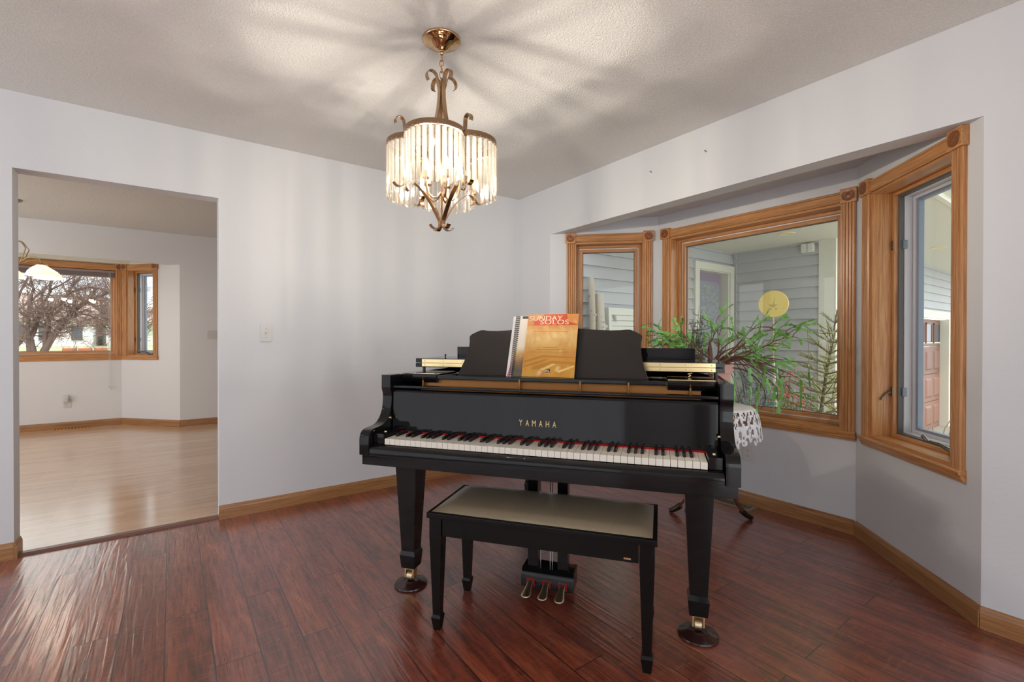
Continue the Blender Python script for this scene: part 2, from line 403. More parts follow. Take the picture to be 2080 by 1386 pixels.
def tag(o, label=None, cat=None, group=None, kind=None):
    if label: o['label'] = label
    if cat: o['category'] = cat
    if group: o['group'] = group
    if kind: o['kind'] = kind
    return o
def empty(name, loc=(0, 0, 0), rz=0.0):
    o = bpy.data.objects.new(name, None); COL.objects.link(o)
    o.empty_display_size = .1; o.location = loc; o.rotation_euler = (0, 0, rz); return o
def struct(o, label=None, cat=None): return tag(o, label, cat, kind='structure')
def copy_tree(o, parent=None):
    c = o.copy(); COL.objects.link(c)
    if parent is not None: c.parent = parent
    for ch in list(o.children): copy_tree(ch, c)
    return c
def text_mesh(name, body, mat, parent, size, width, height, mtx, depth=.0006, spacing=1.0):
    """lettering as a mesh fitted to width x height, its lower left corner at the origin of mtx (x right, y up, z outward)"""
    cu = bpy.data.curves.new(name, 'FONT'); cu.body = body; cu.size = size; cu.space_character = spacing; cu.extrude = depth/2
    tmp = bpy.data.objects.new('tmp_text', cu); COL.objects.link(tmp)
    dg = bpy.context.evaluated_depsgraph_get()
    me = bpy.data.meshes.new_from_object(tmp.evaluated_get(dg))
    bpy.data.objects.remove(tmp); bpy.data.curves.remove(cu)
    xs = [v.co.x for v in me.vertices]; ys = [v.co.y for v in me.vertices]
    sx = width/(max(xs)-min(xs)); sy = height/(max(ys)-min(ys)); x0, y0 = min(xs), min(ys)
    for v in me.vertices: v.co = mtx @ V(((v.co.x-x0)*sx, (v.co.y-y0)*sy, v.co.z+depth/2))
    me.materials.clear(); me.materials.append(M[mat]); me.name = name
    o = bpy.data.objects.new(name, me); COL.objects.link(o); o.parent = parent
    return o

# ------------------------------------------------------------------ room shell
XB, YA, ZC = 2.619, 3.515, 2.44           # window wall plane, doorway wall plane, ceiling
XM = 3.25                                  # middle wall of the bay
Y1, Y2 = 2.438, 1.052                      # bay corners
YL, YR = Y1+(XM-XB), Y2-(XM-XB)            # where the bay meets the window wall
WT = .12
YD, YDM, ZD = 7.45, 8.13, 2.495            # dinette far wall, its bay, its ceiling
def wall(name, p0, p1, z0, z1, thick, holes, mat, label=None):
    """wall whose room face runs p0 -> p1 (left to right seen from the room), with holes (s0,s1,za,zb)"""
    p0 = V((p0[0], p0[1], 0)); p1 = V((p1[0], p1[1], 0)); L = (p1-p0).length
    xs = sorted({0, L, *[h[0] for h in holes], *[h[1] for h in holes]}); zs = sorted({z0, z1, *[h[2] for h in holes], *[h[3] for h in holes]})
    solid = lambda i, j: 0 <= i < len(xs)-1 and 0 <= j < len(zs)-1 and not any(h[0] <= (xs[i]+xs[i+1])/2 <= h[1] and h[2] <= (zs[j]+zs[j+1])/2 <= h[3] for h in holes)
    m = MB()
    for i in range(len(xs)-1):
        for j in range(len(zs)-1):
            if not solid(i, j): continue
            a, b, c, d = xs[i], xs[i+1], zs[j], zs[j+1]
            m.face([(a,0,c),(b,0,c),(b,0,d),(a,0,d)]); m.face([(b,thick,c),(a,thick,c),(a,thick,d),(b,thick,d)])
            if not solid(i-1, j): m.face([(a,thick,c),(a,0,c),(a,0,d),(a,thick,d)])
            if not solid(i+1, j): m.face([(b,0,c),(b,thick,c),(b,thick,d),(b,0,d)])
            if not solid(i, j-1): m.face([(a,0,c),(a,thick,c),(b,thick,c),(b,0,c)])
            if not solid(i, j+1): m.face([(a,0,d),(b,0,d),(b,thick,d),(a,thick,d)])
    bmesh.ops.remove_doubles(m.bm, verts=m.bm.verts, dist=1e-5)
    o = m.build(name, mat, smooth=0, loc=p0, rot=(0, 0, math.atan2(p1.y-p0.y, p1.x-p0.x)))
    return struct(o, label)
def slab(name, poly, z0, z1, mat, label=None):
    o = MB().prism(poly, lambda a, b, d: V((a, b, d)), z0, z1).build(name, mat, smooth=0)
    return struct(o, label)
BX0, BY0 = -2.6, -2.6                       # how far the room reaches behind the camera
DX0, DX1 = -.671, .2435                     # doorway
slab('floor', [(BX0, BY0), (XB+.1, BY0), (XB+.1, YR), (XM+.08, Y2), (XM+.08, Y1), (XB+.1, YL), (XB+.1, YA+.05), (BX0, YA+.05)], -.12, 0, 'mahogany_planks', 'glossy red brown hand scraped plank floor')
slab('ceiling', [(BX0, BY0), (XB+WT, BY0), (XB+WT, YA+.06), (BX0, YA+.06)], ZC, ZC+.12, 'popcorn_warm', 'off white popcorn ceiling above the piano')
slab('ceiling_bay', [(XB+.01, YR-.02), (XM+.12, Y2-.05), (XM+.12, Y1+.05), (XB+.01, YL+.02)], 2.156, 2.26, 'wall_paint', 'lowered white ceiling of the window bay')
wall('wall_left', (BX0, YA), (XB+WT, YA), 0, ZC, WT, [(DX0-BX0, DX1-BX0, 0, 2.043)], 'wall_paint', 'light grey wall with the open doorway')
wall('wall_right', (XB, YA), (XB, BY0), 0, ZC, WT, [(YA-YL, YA-YR, 0, 2.04)], 'wall_paint', 'light grey wall opening into the window bay')
wall('wall_near_left', (BX0, BY0), (BX0, 2.12), 0, ZC, WT, [(1.2, 4.6, .1, 2.25)], 'wall_paint', 'light grey wall left of the camera')
wall('wall_rear', (XB+WT, BY0), (BX0-WT, BY0), 0, ZC, WT, [(.25, 5.1, .05, 2.36)], 'wall_paint', 'light grey wall behind the camera with a wide unseen opening added for daylight')  # opening in this unseen wall is added to let daylight in
m_, nt_, out_ = new_mat('fill_diffuser')  # translucent sheet outside the view, added to spread daylight as soft fill
tl_ = N(nt_, 'ShaderNodeBsdfTranslucent', {'Color': mixc(nt_, noise(nt_, coords(nt_, (1, 14, .4)), 2, 2, .5), (.72, .72, .73), (.88, .88, .89))})
df_ = N(nt_, 'ShaderNodeBsdfDiffuse', {'Color': (.8, .8, .8, 1)})
nt_.links.new(N(nt_, 'ShaderNodeMixShader', {0: .8, 1: df_.outputs[0], 2: tl_.outputs[0]}).outputs[0], out_.inputs[0])
struct(MB().box(BX0-.06, BX0-.055, BY0+1.1, BY0+4.7, .05, 2.3).build('fill_light_sheet', 'fill_diffuser', smooth=0), 'unseen translucent sheet added behind the camera for soft fill light')
S2 = 2**.5
BL = (XM-XB)*S2                            # length of a slanted bay wall
CW, ZAP, ZTOP = .065, .555, 2.04           # casing width, apron bottom, block top
OZ0, OZ1 = .604, 1.962                     # window opening heights
W1 = (BL-.750, BL-.048); W2 = (.048, Y1-1.055); W3 = (.083, .812)     # outer casing limits along each wall
def hole(w): return (w[0]+CW, w[1]-CW, OZ0, OZ1)
wall('wall_bay_left', (XB, YL), (XM, Y1), 0, 2.2, .15, [hole(W1)], 'wall_paint', 'slanted bay wall beside the far small window')
wall('wall_bay_middle', (XM, Y1), (XM, Y2), 0, 2.2, .15, [hole(W2)], 'wall_paint', 'middle bay wall under the large window')
wall('wall_bay_right', (XM, Y2), (XB, YR), 0, 2.2, .15, [hole(W3)], 'wall_paint', 'slanted bay wall under the near casement window')
# dinette shell
slab('floor_dinette', [(-4.2, YA+.05), (XB, YA+.05), (XB, YD+.05), (.1, YD+.05), (-.52, YDM+.06), (-2.16, YDM+.06), (-2.8, YD+.05), (-4.2, YD+.05)], -.12, .004, 'light_oak_laminate', 'pale oak laminate floor beyond the doorway')
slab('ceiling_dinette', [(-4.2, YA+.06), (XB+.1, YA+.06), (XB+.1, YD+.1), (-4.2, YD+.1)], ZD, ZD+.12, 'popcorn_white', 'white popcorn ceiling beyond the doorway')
DB0, DB1 = -2.754, .086
DM0, DM1 = -2.129, -.539
slab('ceiling_dinette_bay', [(DB0-.02, YD+.01), (DB1+.02, YD+.01), (DM1+.1, YDM+.14), (DM0-.1, YDM+.14)], 2.2, 2.3, 'dinette_paint', 'lowered ceiling of the dinette window bay')
wall('wall_back', (-4.2, YD), (XB+.1, YD), 0, ZD, WT, [(DB0+4.2, DB1+4.2, 0, 2.105)], 'dinette_paint', 'grey dinette wall opening into its window bay')
DZ0, DZ1, DAP, DTOP = .915, 2.062, .866, 2.138
DW5 = (.06, -.525-DM0)                                                 # middle dinette window, outer casing limits
DL = math.hypot(DB1-DM1, YDM-YD)
DW6 = (.03, .585)
wall('wall_back_middle', (DM0, YDM), (DM1, YDM), 0, 2.25, .15, [(DW5[0]+CW, DW5[1]-CW, DZ0, DZ1)], 'dinette_paint', 'dinette bay wall under the wide window')
wall('wall_back_right', (DM1, YDM), (DB1, YD), 0, 2.25, .15, [(DW6[0]+CW, DW6[1]-CW, DZ0, DZ1)], 'dinette_paint', 'slanted dinette bay wall under the narrow window')
wall('wall_back_left', (DB0, YD), (DM0, YDM), 0, 2.25, .15, [], 'dinette_paint', 'left slanted wall of the dinette bay')
wall('wall_dinette_left', (-4.2, YA+.12), (-4.2, YD), 0, ZD, WT, [(.3, 3.3, 0, 2.42)], 'dinette_paint', 'left wall of the dinette')
wall('wall_dinette_right', (XB, YD+.1), (XB, YA+.06), 0, ZD, WT, [], 'dinette_paint', 'right hand wall of the dinette')

# threshold and baseboards
struct(MB().prism([(-.028, .004), (-.018, .013), (.018, .013), (.028, .004), (.028, 0), (-.028, 0)], lambda a, b, d: V((d, YA+.04+a, b)), DX0, DX1).build('trim_1', 'threshold_brown', smooth=0), 'brown threshold strip across the doorway floor')
BBP = [(0, 0), (-.014, 0), (-.014, .062), (-.011, .072), (-.006, .084), (0, .086)]
def baseboard(name, p0, p1, label, z=0, d0=0, d1=None):
    p0 = V((p0[0], p0[1], z)); p1 = V((p1[0], p1[1], z)); L = (p1-p0).length
    o = MB().prism(BBP, lambda a, b, d: V((d, a, b)), d0, L if d1 is None else L+d1).build(name, 'oak_baseboard', smooth=0, loc=p0, rot=(0, 0, math.atan2(p1.y-p0.y, p1.x-p0.x)))
    return struct(o, label)
baseboard('baseboard_left', (DX1-.004, YA), (XB, YA), 'oak baseboard from doorway to the corner')
baseboard('baseboard_left_end', (BX0, YA), (DX0+.004, YA), 'oak baseboard left of the doorway')
baseboard('baseboard_jamb', (DX0, YA-.014), (DX0, YA+.1), 'oak baseboard return inside the doorway')
baseboard('baseboard_right', (XB, YA), (XB, YL), 'oak baseboard behind the piano')
baseboard('baseboard_bay_left', (XB, YL), (XM, Y1), 'oak baseboard under the far bay window', d0=-.006)
baseboard('baseboard_bay_middle', (XM, Y1), (XM, Y2), 'oak baseboard under the large bay window', d0=.006, d1=-.006)
baseboard('baseboard_bay_right', (XM, Y2), (XB, YR), 'oak baseboard under the near casement window', d0=.006, d1=.006)
baseboard('baseboard_right_end', (XB, YR), (XB, BY0), 'oak baseboard at the near end of the wall', d0=-.0)
baseboard('baseboard_back', (DB1, YD), (XB, YD), 'oak baseboard on the far dinette wall', z=.004)
baseboard('baseboard_back_middle', (DM0, YDM), (DM1, YDM), 'oak baseboard under the wide dinette window', z=.004)
baseboard('baseboard_back_right', (DM1, YDM), (DB1, YD), 'oak baseboard under the narrow dinette window', z=.004, d1=.006)

# ------------------------------------------------------------------ windows
def window(name, p0, p1, w, zo0, zo1, zap, ztop, style, label):
    p0 = V((p0[0], p0[1], 0)); p1 = V((p1[0], p1[1], 0))
    r = empty(name, p0, math.atan2(p1.y-p0.y, p1.x-p0.x)); struct(r, label)
    a, b = w; i0, i1 = a+CW, b-CW; g = .0005
    # casings with flutes
    def flute(x0, up):
        W = CW; pr = [(0, 0), (0, -.013), (.006, -.019), (.012, -.019), (.016, -.013), (.020, -.019), (.030, -.019), (.0325, -.013), (.035, -.019), (.045, -.019), (.049, -.013), (.053, -.019), (.059, -.019), (.065, -.013), (.065, 0)]
        return [(x0+p, q-g) for p, q in pr]
    zb = zap+.045
    for x0 in (a, b-CW):
        MB().prism(flute(x0, 1), lambda p, q, d: V((p, q, d)), zb, ztop-.08).build('casing', 'oak_z', r, smooth=0)
    hp = [(0, 0), (0, -.012), (.010, -.02), (.016, -.02), (.019, -.014), (.048, -.014), (.052, -.02), (.058, -.02), (.065, -.012), (.065, 0)]
    zh = ztop-.012-CW
    MB().prism([(zh+p, q-g) for p, q in hp], lambda p, q, d: V((d, q, p)), a+.07, b-.07).build('head_casing', 'oak_x', r, smooth=0)
    for x0 in (a-.010, b-.075):
        bk = MB().box(x0, x0+.085, -.03, -g, ztop-.085, ztop, .003).build('corner_block', 'oak_x', r)
        ro = MB(); mt = Matrix.Translation((x0+.0425, -.0302, ztop-.0425)) @ Matrix.Rotation(radians(90), 4, 'X')
        ro.lathe([(0, .004), (.006, .004), (.010, .0015), (.022, .0005), (.030, .0025), (.033, .003), (.034, 0)], 28, mat=mt)
        for k in range(4):
            c, s_ = cos(k*pi/2+pi/4), sin(k*pi/2+pi/4)
            ro.ball((x0+.0425+c*.019, -.0305, ztop-.0425+s_*.019), .007, .0022, .007, 10, 6)
        ro.build('rosette', 'oak_dark', bk)
    ap = [(zap, -.0), (zap, -.014), (zap+.012, -.017), (zap+.014, -.022), (zap+.028, -.024), (zap+.031, -.031), (zap+.044, -.034), (zap+.050, -.028), (zap+.050, 0)]
    MB().prism([(p, q-g) for p, q in ap], lambda p, q, d: V((d, q, p)), a-.006, b+.006).build('sill_moulding', 'oak_x', r, smooth=0)
    # jamb boards
    D = .118
    j = MB()
    j.box(i0, i0+.014, -.004, D, zo0, zo1); j.box(i1-.014, i1, -.004, D, zo0, zo1); j.build('side_jamb', 'oak_z', r, smooth=0)
    j = MB(); j.box(i0+.014, i1-.014, -.004, D, zo1-.014, zo1); j.build('head_jamb', 'oak_x', r, smooth=0)
    j = MB(); j.box(i0+.014, i1-.014, -.004, D, zo0, zo0+.014); j.build('sill', 'oak_x', r, smooth=0)
    a0, a1, c0, c1 = i0+.014, i1-.014, zo0+.014, zo1-.014
    def frame(nm, mat_v, mat_h, w0, y0, y1, width, bev=.002, parent=r):
        x0, x1, z0, z1 = a0+w0, a1-w0, c0+w0, c1-w0
        m = MB(); m.box(x0, x0+width, y0, y1, z0, z1, bev); m.box(x1-width, x1, y0, y1, z0, z1, bev)
        o = m.build(nm, mat_v, parent, smooth=0)
        m = MB(); m.box(x0+width, x1-width, y0, y1, z0, z0+width, bev); m.box(x0+width, x1-width, y0, y1, z1-width, z1, bev)
        m.build(nm + '_rail', mat_h, o if parent is r else parent, smooth=0)
        return o
    if style == 'fixed':
        frame('frame', 'oak_z', 'oak_x', 0, .088, .150, .020)
        frame('glazing_bead', 'white_trim', 'white_trim', .020, .108, .150, .009)
        frame('sash', 'oak_z', 'oak_x', .028, .104, .150, .026)
        frame('spacer', 'gasket', 'gasket', .054, .122, .134, .004, 0)
        in_ = .056; yg = .128
    else:
        frame('frame', 'oak_z', 'oak_x', 0, .092, .128, .018)
        frame('weather_seal', 'gasket', 'gasket', .016, .112, .136, .010, 0)
        frame('screen_frame', 'vinyl_light', 'vinyl_light', .0, .137, .175, .030)
        frame('sash', 'vinyl_light', 'vinyl_light', .020, .176, .215, .026)
        frame('spacer', 'vinyl_blue', 'vinyl_blue', .046, .186, .214, .012)
        in_ = .056; yg = .20
    pn = MB().box(a0+in_, a1-in_, yg, yg+.005, c0+in_, c1-in_).build('pane', 'window_glass', r, smooth=0)
    if style == 'crank':
        for zz in (zo1-.30 if zo1 < 2 and zo0 < .7 else zo1-.26, zo0+.26 if zo0 < .7 else zo0+.22):
            h = MB(); h.box(a0+.003, a0+.017, .086, .0925, zz-.026, zz+.026, .002)
            for q in (-.013, .013): h.ball((a0+.010, .0855, zz+q), .004, .002, .004, 8, 6)
            h = h.build('lock_plate', 'nickel_dark', r)
            if zz < 1.3 and zo0 < .7: MB().tube([(a0+.010, .083, zz), (a0+.008, .062, zz-.012), (a0+.006, .045, zz-.034), (a0+.006, .040, zz-.048)], [.006, .0055, .005, .006], 8).build('lock_lever', 'nickel_dark', h)
            MB().box(a0+.018, a0+.034, .127, .150, zz-.024, zz+.024, .004).build('hinge', 'hinge_grey', r)
        xh = a1-.075 if zo0 < .7 else a1-.13
        ck = MB().box(xh-.035, xh+.035, .060, .092, c0, c0+.022, .006)
        ck = ck.build('crank_cover', 'pewter', r)
        MB().tube([(xh-.005, .064, c0+.024), (xh-.03, .055, c0+.036), (xh-.07, .050, c0+.046), (xh-.115, .048, c0+.046), (xh-.14, .047, c0+.044), (xh-.148, .046, c0+.050), (xh-.172, .044, c0+.066)], [.010, .010, .008, .0065, .006, .008, .010], 10).build('crank_handle', 'pewter', ck)
    return r
window('window_1', (XB, YL), (XM, Y1), W1, OZ0, OZ1, ZAP, ZTOP, 'fixed', 'far small oak framed bay window')
window('window_2', (XM, Y1), (XM, Y2), W2, OZ0, OZ1, ZAP, ZTOP, 'fixed', 'large oak framed picture window in the bay')
window('window_3', (XM, Y2), (XB, YR), W3, OZ0, OZ1, ZAP, ZTOP, 'crank', 'near oak framed casement window with crank')
window('window_4', (DM0, YDM), (DM1, YDM), DW5, DZ0, DZ1, DAP, DTOP, 'fixed', 'wide oak framed dinette window')
window('window_5', (DM1, YDM), (DB1, YD), DW6, DZ0, DZ1, DAP, DTOP, 'crank', 'narrow oak framed dinette casement window')

# ------------------------------------------------------------------ grand piano
PTH = radians(-53.37)
PK = V((cos(PTH), sin(PTH), 0)); PB = V((-sin(PTH), cos(PTH), 0))
PO = V((1.291, 1.550, 0)) - PK*.012
def pw(x, y, z=0): return PO + PK*x + PB*y + V((0, 0, z))
def make_piano():
    r = empty('grand_piano', PO, PTH)
    tag(r, 'polished black baby grand piano with closed lid standing across the window bay', 'piano')
    HW = .745
    def bez(p0, p1, p2, p3, n):
        return [tuple((1-t)**3*a+3*(1-t)**2*t*b+3*(1-t)*t*t*c+t**3*d for a, b, c, d in zip(p0, p1, p2, p3)) for t in [i/n for i in range(1, n+1)]]
    out = [(-HW, 0.0), (-HW, 1.02)]
    out += bez((-HW, 1.02), (-HW, 1.24), (-.60, 1.38), (-.38, 1.38), 10)
    out += bez((-.38, 1.38), (-.12, 1.38), (.02, 1.22), (.12, 1.02), 10)
    out += bez((.12, 1.02), (.26, .74), (.66, .78), (HW, .46), 14)
    out += [(HW, 0.0)]
    def offset(poly, d):
        res = []
        n = len(poly)
        for i in range(n):
            a = V((*poly[max(i-1, 0)], 0)); b = V((*poly[min(i+1, n-1)], 0)); t = (b-a).normalized()
            nn = V((t.y, -t.x, 0)); res.append((poly[i][0]+nn.x*d, poly[i][1]+nn.y*d))
        res[0] = (res[0][0], poly[0][1]); res[-1] = (res[-1][0], poly[-1][1]); return res
    inn = offset(out, .046)
    rim = MB(); bm = rim.bm; z0, z1 = .655, .982
    O0 = [bm.verts.new((x, y, z0)) for x, y in out]; O1 = [bm.verts.new((x, y, z1)) for x, y in out]
    I0 = [bm.verts.new((x, y, z0)) for x, y in inn]; I1 = [bm.verts.new((x, y, z1)) for x, y in inn]
    for i in range(len(out)-1):
        bm.faces.new((O0[i], O0[i+1], O1[i+1], O1[i])); bm.faces.new((I0[i+1], I0[i], I1[i], I1[i+1]))
        bm.faces.new((O1[i], O1[i+1], I1[i+1], I1[i])); bm.faces.new((O0[i+1], O0[i], I0[i], I0[i+1]))
    bmesh.ops.recalc_face_normals(bm, faces=bm.faces)
    rim.build('rim', 'piano_black', r, smooth=40)
    ap = [(.012, .655), (-.237, .655), (-.237, .720), (-.2345, .735), (-.228, .747), (-.218, .756), (-.204, .761), (-.180, .7635), (-.150, .765), (-.128, .768), (-.108, .776), (-.090, .789),
          (-.076, .806), (-.066, .826), (-.060, .850), (-.057, .876), (-.0575, .896), (-.062, .910), (-.067, .922), (-.068, .930), (-.067, .985), (.012, .985)]
    for s_ in (-1, 1):
        MB().prism(ap, lambda a, b, d: V((d, a, b)), s_*HW-s_*.0008, s_*(HW-.048), .002, 2).build('arm', 'piano_black', r, smooth=30)
    MB().box(-.738, .738, -.226, .40, .611, .6545, .003).build('keybed', 'piano_black', r)
    MB().prism([(.40, .66), (1.30, .66), (1.30, .675), (.40, .675)], lambda a, b, d: V((d, a, b)), -.60, .10).build('soundboard', 'interior_dark', r)
    # keyslip with its rounded front
    ks = [(-.200, .6555), (-.2365, .6555), (-.2365, .676), (-.234, .684), (-.228, .691), (-.219, .696), (-.209, .698), (-.200, .698)]
    MB().prism(ks, lambda a, b, d: V((d, a, b)), -.694, .694, .0015).build('keyslip', 'piano_black', r, smooth=40)
    for s_ in (-1, 1):
        kb = MB().box(min(s_*.645, s_*.694), max(s_*.645, s_*.694), -.203, -.058, .698, .742, .004).build('key_block', 'piano_black', r)
        MB().lathe([(0, .004), (.007, .004), (.008, .001), (.008, 0)], 14, (s_*.670, -.150, .742)).build('block_screw', 'brass', kb)
        # fallboard pivot on the cheek
        MB().tube([(s_*.697, -.075, .790), (s_*.688, -.075, .790)], .006, 12).build('pivot_pin', 'brass', kb)
    # keys
    P_ = 1.280/52; x0 = -.640+.0032
    wk = MB().box(.0006, P_-.0006, -.210, -.052, .700, .725, .0012, 2).build('white_key', 'ivory', r)
    wk.location.x = x0
    for i in range(1, 52):
        c = wk.copy(); COL.objects.link(c); c.parent = r; c.location.x = x0+i*P_
    bk = MB(); b = bmesh.new()
    pts = [(-.0066, -.157, .722), (.0066, -.157, .722), (.0066, -.052, .722), (-.0066, -.052, .722), (-.0047, -.147, .7375), (.0047, -.147, .7375), (.0047, -.052, .7375), (-.0047, -.052, .7375)]
    vs = [b.verts.new(p) for p in pts]
    for f in ((3,2,1,0),(4,5,6,7),(0,1,5,4),(1,2,6,5),(2,3,7,6),(3,0,4,7)): b.faces.new([vs[i] for i in f])
    bmesh.ops.bevel(b, geom=list(b.edges), offset=.0012, segments=2, profile=.5, affect='EDGES'); bk.add(b)
    bk = bk.build('black_key', 'ebony', r); first = True
    names = 'ABCDEFG'
    for i in range(51):
        if names[i % 7] in 'ACDFG':
            if first: bk.location.x = x0+(i+1)*P_; first = False
            else:
                c = bk.copy(); COL.objects.link(c); c.parent = r; c.location.x = x0+(i+1)*P_
    MB().box(-.645, .645, -.066, -.060, .7245, .7315).build('felt_strip', 'red_felt', r, smooth=0)
    # fallboard: upright polished board with the maker's lettering
    fb = [(-.058, .733), (-.0535, .80), (-.050, .900), (-.047, .912), (-.040, .918), (-.030, .918), (-.030, .733)]
    fo = MB().prism(fb, lambda a, b, d: V((d, a, b)), -.692, .692, .0015).build('fallboard', 'piano_black', r, smooth=40)
    tilt = math.atan2(.0035, .10)
    mtx = Matrix.Translation((-.084, -.0545, .7845)) @ Matrix.Rotation(radians(90)-tilt, 4, 'X')
    lt = MB()
    for i, chx in enumerate('YAMAHA'):
        o_ = text_mesh('tmp_letter', chx, 'gold_letter', None, .03, .0165 if chx == 'M' else .0145, .0255, mtx @ Matrix.Translation((i*.0290-(.001 if chx == 'M' else 0), 0, 0)), .0006)
        lt.bm.from_mesh(o_.data); bpy.data.objects.remove(o_)
    lt.build('lettering', 'gold_letter', fo, smooth=0)
    # rail above the fallboard and the hollow behind it
    MB().box(-.696, .696, -.052, -.008, .924, .936, .003).build('lock_rail', 'piano_black', r)
    gp = MB(); gp.prism([(.045, .900), (.062, .974), (.068, .974), (.052, .900)], lambda a, b, d: V((d, a, b)), -.60, .64)
    for x in (-.585, -.11, .16, .36, .60): gp.box(x-.004, x+.004, .034, .058, .905, .972, .002)
    gp.box(-.64, .66, -.005, .30, .893, .901); gp.build('iron_plate', 'gold_lacquer', r, smooth=0)
    MB().box(-.698, .698, -.03, -.012, .735, .90).build('action_cover', 'interior_dark', r, smooth=0)
    # music desk on its sliding base
    md = MB().box(-.512, .512, .036, .262, .962, .980, .003).build('desk_base', 'piano_black', r)
    for s_ in (-1, 1):
        a_, b_ = sorted((s_*.514, s_*.697))
        sr = MB().prism([(.040, .985), (.034, .981), (.034, .956), (.042, .946), (.06, .942), (.264, .942), (.264, .985)], lambda a, b, d: V((d, a, b)), a_, b_, .0015).build('side_rail', 'piano_black', r, smooth=40)
        MB().box(a_+.014, b_-.012, .040, .062, .9852, .9866, 0).build('rail_strip', 'brass', sr, smooth=0)
    half = [(.438, 0), (.433, .015), (.426, .036), (.415, .074), (.407, .115), (.404, .150), (.4055, .172), (.409, .190), (.4095, .200), (.405, .208), (.395, .215), (.380, .223), (.366, .230), (.355, .2335), (.342, .234), (.318, .2310), (.27, .2300), (.217, .2325), (.15, .2390), (.08, .2430)]
    poly = half + [(-x, z) for x, z in half[::-1]]
    tl = radians(24)
    pn = MB().prism(poly, lambda a, b, d: V((a, .104+b*sin(tl)+d*cos(tl), .9805+b*cos(tl)-d*sin(tl))), 0, .011, .002).build('music_desk', 'piano_satin', md, smooth=40)
    # lid: main leaf over the case, front leaf folded back on to it
    lo = [(x*1.012, y*1.008) for x, y in out if y > .27]
    lo = [(-HW*1.012, .27)] + lo + [(HW*1.012, .27)]
    MB().prism(lo, lambda a, b, d: V((a, b, d)), 1.0015, 1.0235, .002).build('lid', 'piano_black', r, smooth=40)
    fl = MB().box(-.754, .754, .27, .60, 1.0255, 1.0475, .002).build('lid_flap', 'piano_black', r)
    MB().box(-.655, .655, .586, .602, 1.047, 1.104, .002).build('flap_lip', 'piano_black', fl)
    hg = MB(); hg.box(-.716, .716, .2682, .2700, 1.0060, 1.0238); hg.box(-.716, .716, .2682, .2700, 1.0252, 1.0440); hg.tube([(-.716, .2688, 1.0245), (.716, .2688, 1.0245)], .0016, 8)
    hg = hg.build('lid_hinge', 'brass', fl, smooth=0)
    sc_ = MB().ball((0, 0, 0), .0028, .0012, .0028, 8, 6).build('hinge_screw', 'old_brass', fl); first = True
    for i in range(14):
        for z in (1.0145, 1.0350):
            o = sc_ if first else sc_.copy()
            if not first: COL.objects.link(o); o.parent = fl
            first = False; o.location = (-.70+i*.1077, .2680, z)
    MB().lathe([(0, .016), (.005, .015), (.006, .010), (.003, .006), (.003, 0)], 12, (-.690, .50, 1.0475)).build('lid_knob', 'piano_black', fl)
    for x, y in ((-.72, .30), (.72, .30), (-.72, .85), (-.5, 1.355), (.35, .735)): MB().lathe([(0, 0), (.008, 0), (.008, .0195), (0, .0195)], 12, (x, y, .982)).build('lid_bumper', 'ebony', r)
    MB().tube([(.60, .20, .987), (.61, .215, .993), (.602, .235, .998), (.618, .25, 1.0)], .003, 8).build('lid_hook', 'brass', r)
    # legs
    def leg(x, y):
        m = MB()
        m.frustum((x, y), .118, .118, .600, (x, y), .118, .118, .611, .002)
        m.frustum((x, y), .066, .066, .165, (x, y), .108, .108, .600, .002)
        m.frustum((x, y), .080, .080, .148, (x, y), .066, .066, .167, .001)
        m.frustum((x, y), .068, .068, .086, (x, y), .080, .080, .149, .003)
        l = m.build('leg', 'piano_black', r)
        c = MB(); c.box(x-.020, x+.020, y-.020, y+.020, .076, .0865, .002)
        for sx in (-1, 1): c.box(x+sx*.0195-.003, x+sx*.0195+.003, y-.020, y+.014, .038, .078, .001)
        c = c.build('caster_fork', 'brass', l)
        w = MB(); w.lathe([(0, -.014), (.019, -.014), (.0215, -.011), (.0215, .011), (.019, .014), (0, .014)], 24, mat=Matrix.Translation((x, y-.004, .0435)) @ Matrix.Rotation(radians(90), 4, 'Y'))
        w.build('caster_wheel', 'old_brass', l)
    leg(-.628, 0); leg(.628, 0)
    x, y = -.37, 1.20
    m = MB(); m.frustum((x, y), .118, .118, .62, (x, y), .13, .13, .661, .002); m.frustum((x, y), .066, .066, .165, (x, y), .108, .108, .62, .002)
    m.frustum((x, y), .080, .080, .148, (x, y), .066, .066, .167, .001); m.frustum((x, y), .068, .068, .06, (x, y), .080, .080, .149, .003)
    l = m.build('leg', 'piano_black', r)
    c = MB(); c.box(x-.02, x+.02, y-.02, y+.02, .045, .0605, .002); c.build('caster_fork', 'brass', l)
    MB().lathe([(0, -.014), (.024, -.014), (.0265, -.011), (.0265, .011), (.024, .014), (0, .014)], 24, mat=Matrix.Translation((x, y-.004, .0265)) @ Matrix.Rotation(radians(90), 4, 'Y')).build('caster_wheel', 'old_brass', l)
    # pedal lyre
    ly = MB().prism([(.098, .024), (.098, .074), (.112, .092), (.122, .104), (.205, .104), (.205, .024)], lambda a, b, d: V((d, a, b)), -.121, .121, .004).build('pedal_box', 'piano_black', r)
    for x in (-.0735, .066):
        MB().box(x-.0235, x+.0235, .130, .178, .103, .611, .003).build('lyre_post', 'piano_black', r)
    MB().box(-.12, .12, .09, .24, .600, .6545).build('lyre_head', 'piano_black', r, smooth=0)
    for x in (-.042, .004, .014): MB().tube([(x, .155, .10), (x, .155, .62)], .0022, 8).build('pedal_rod', 'steel', r)
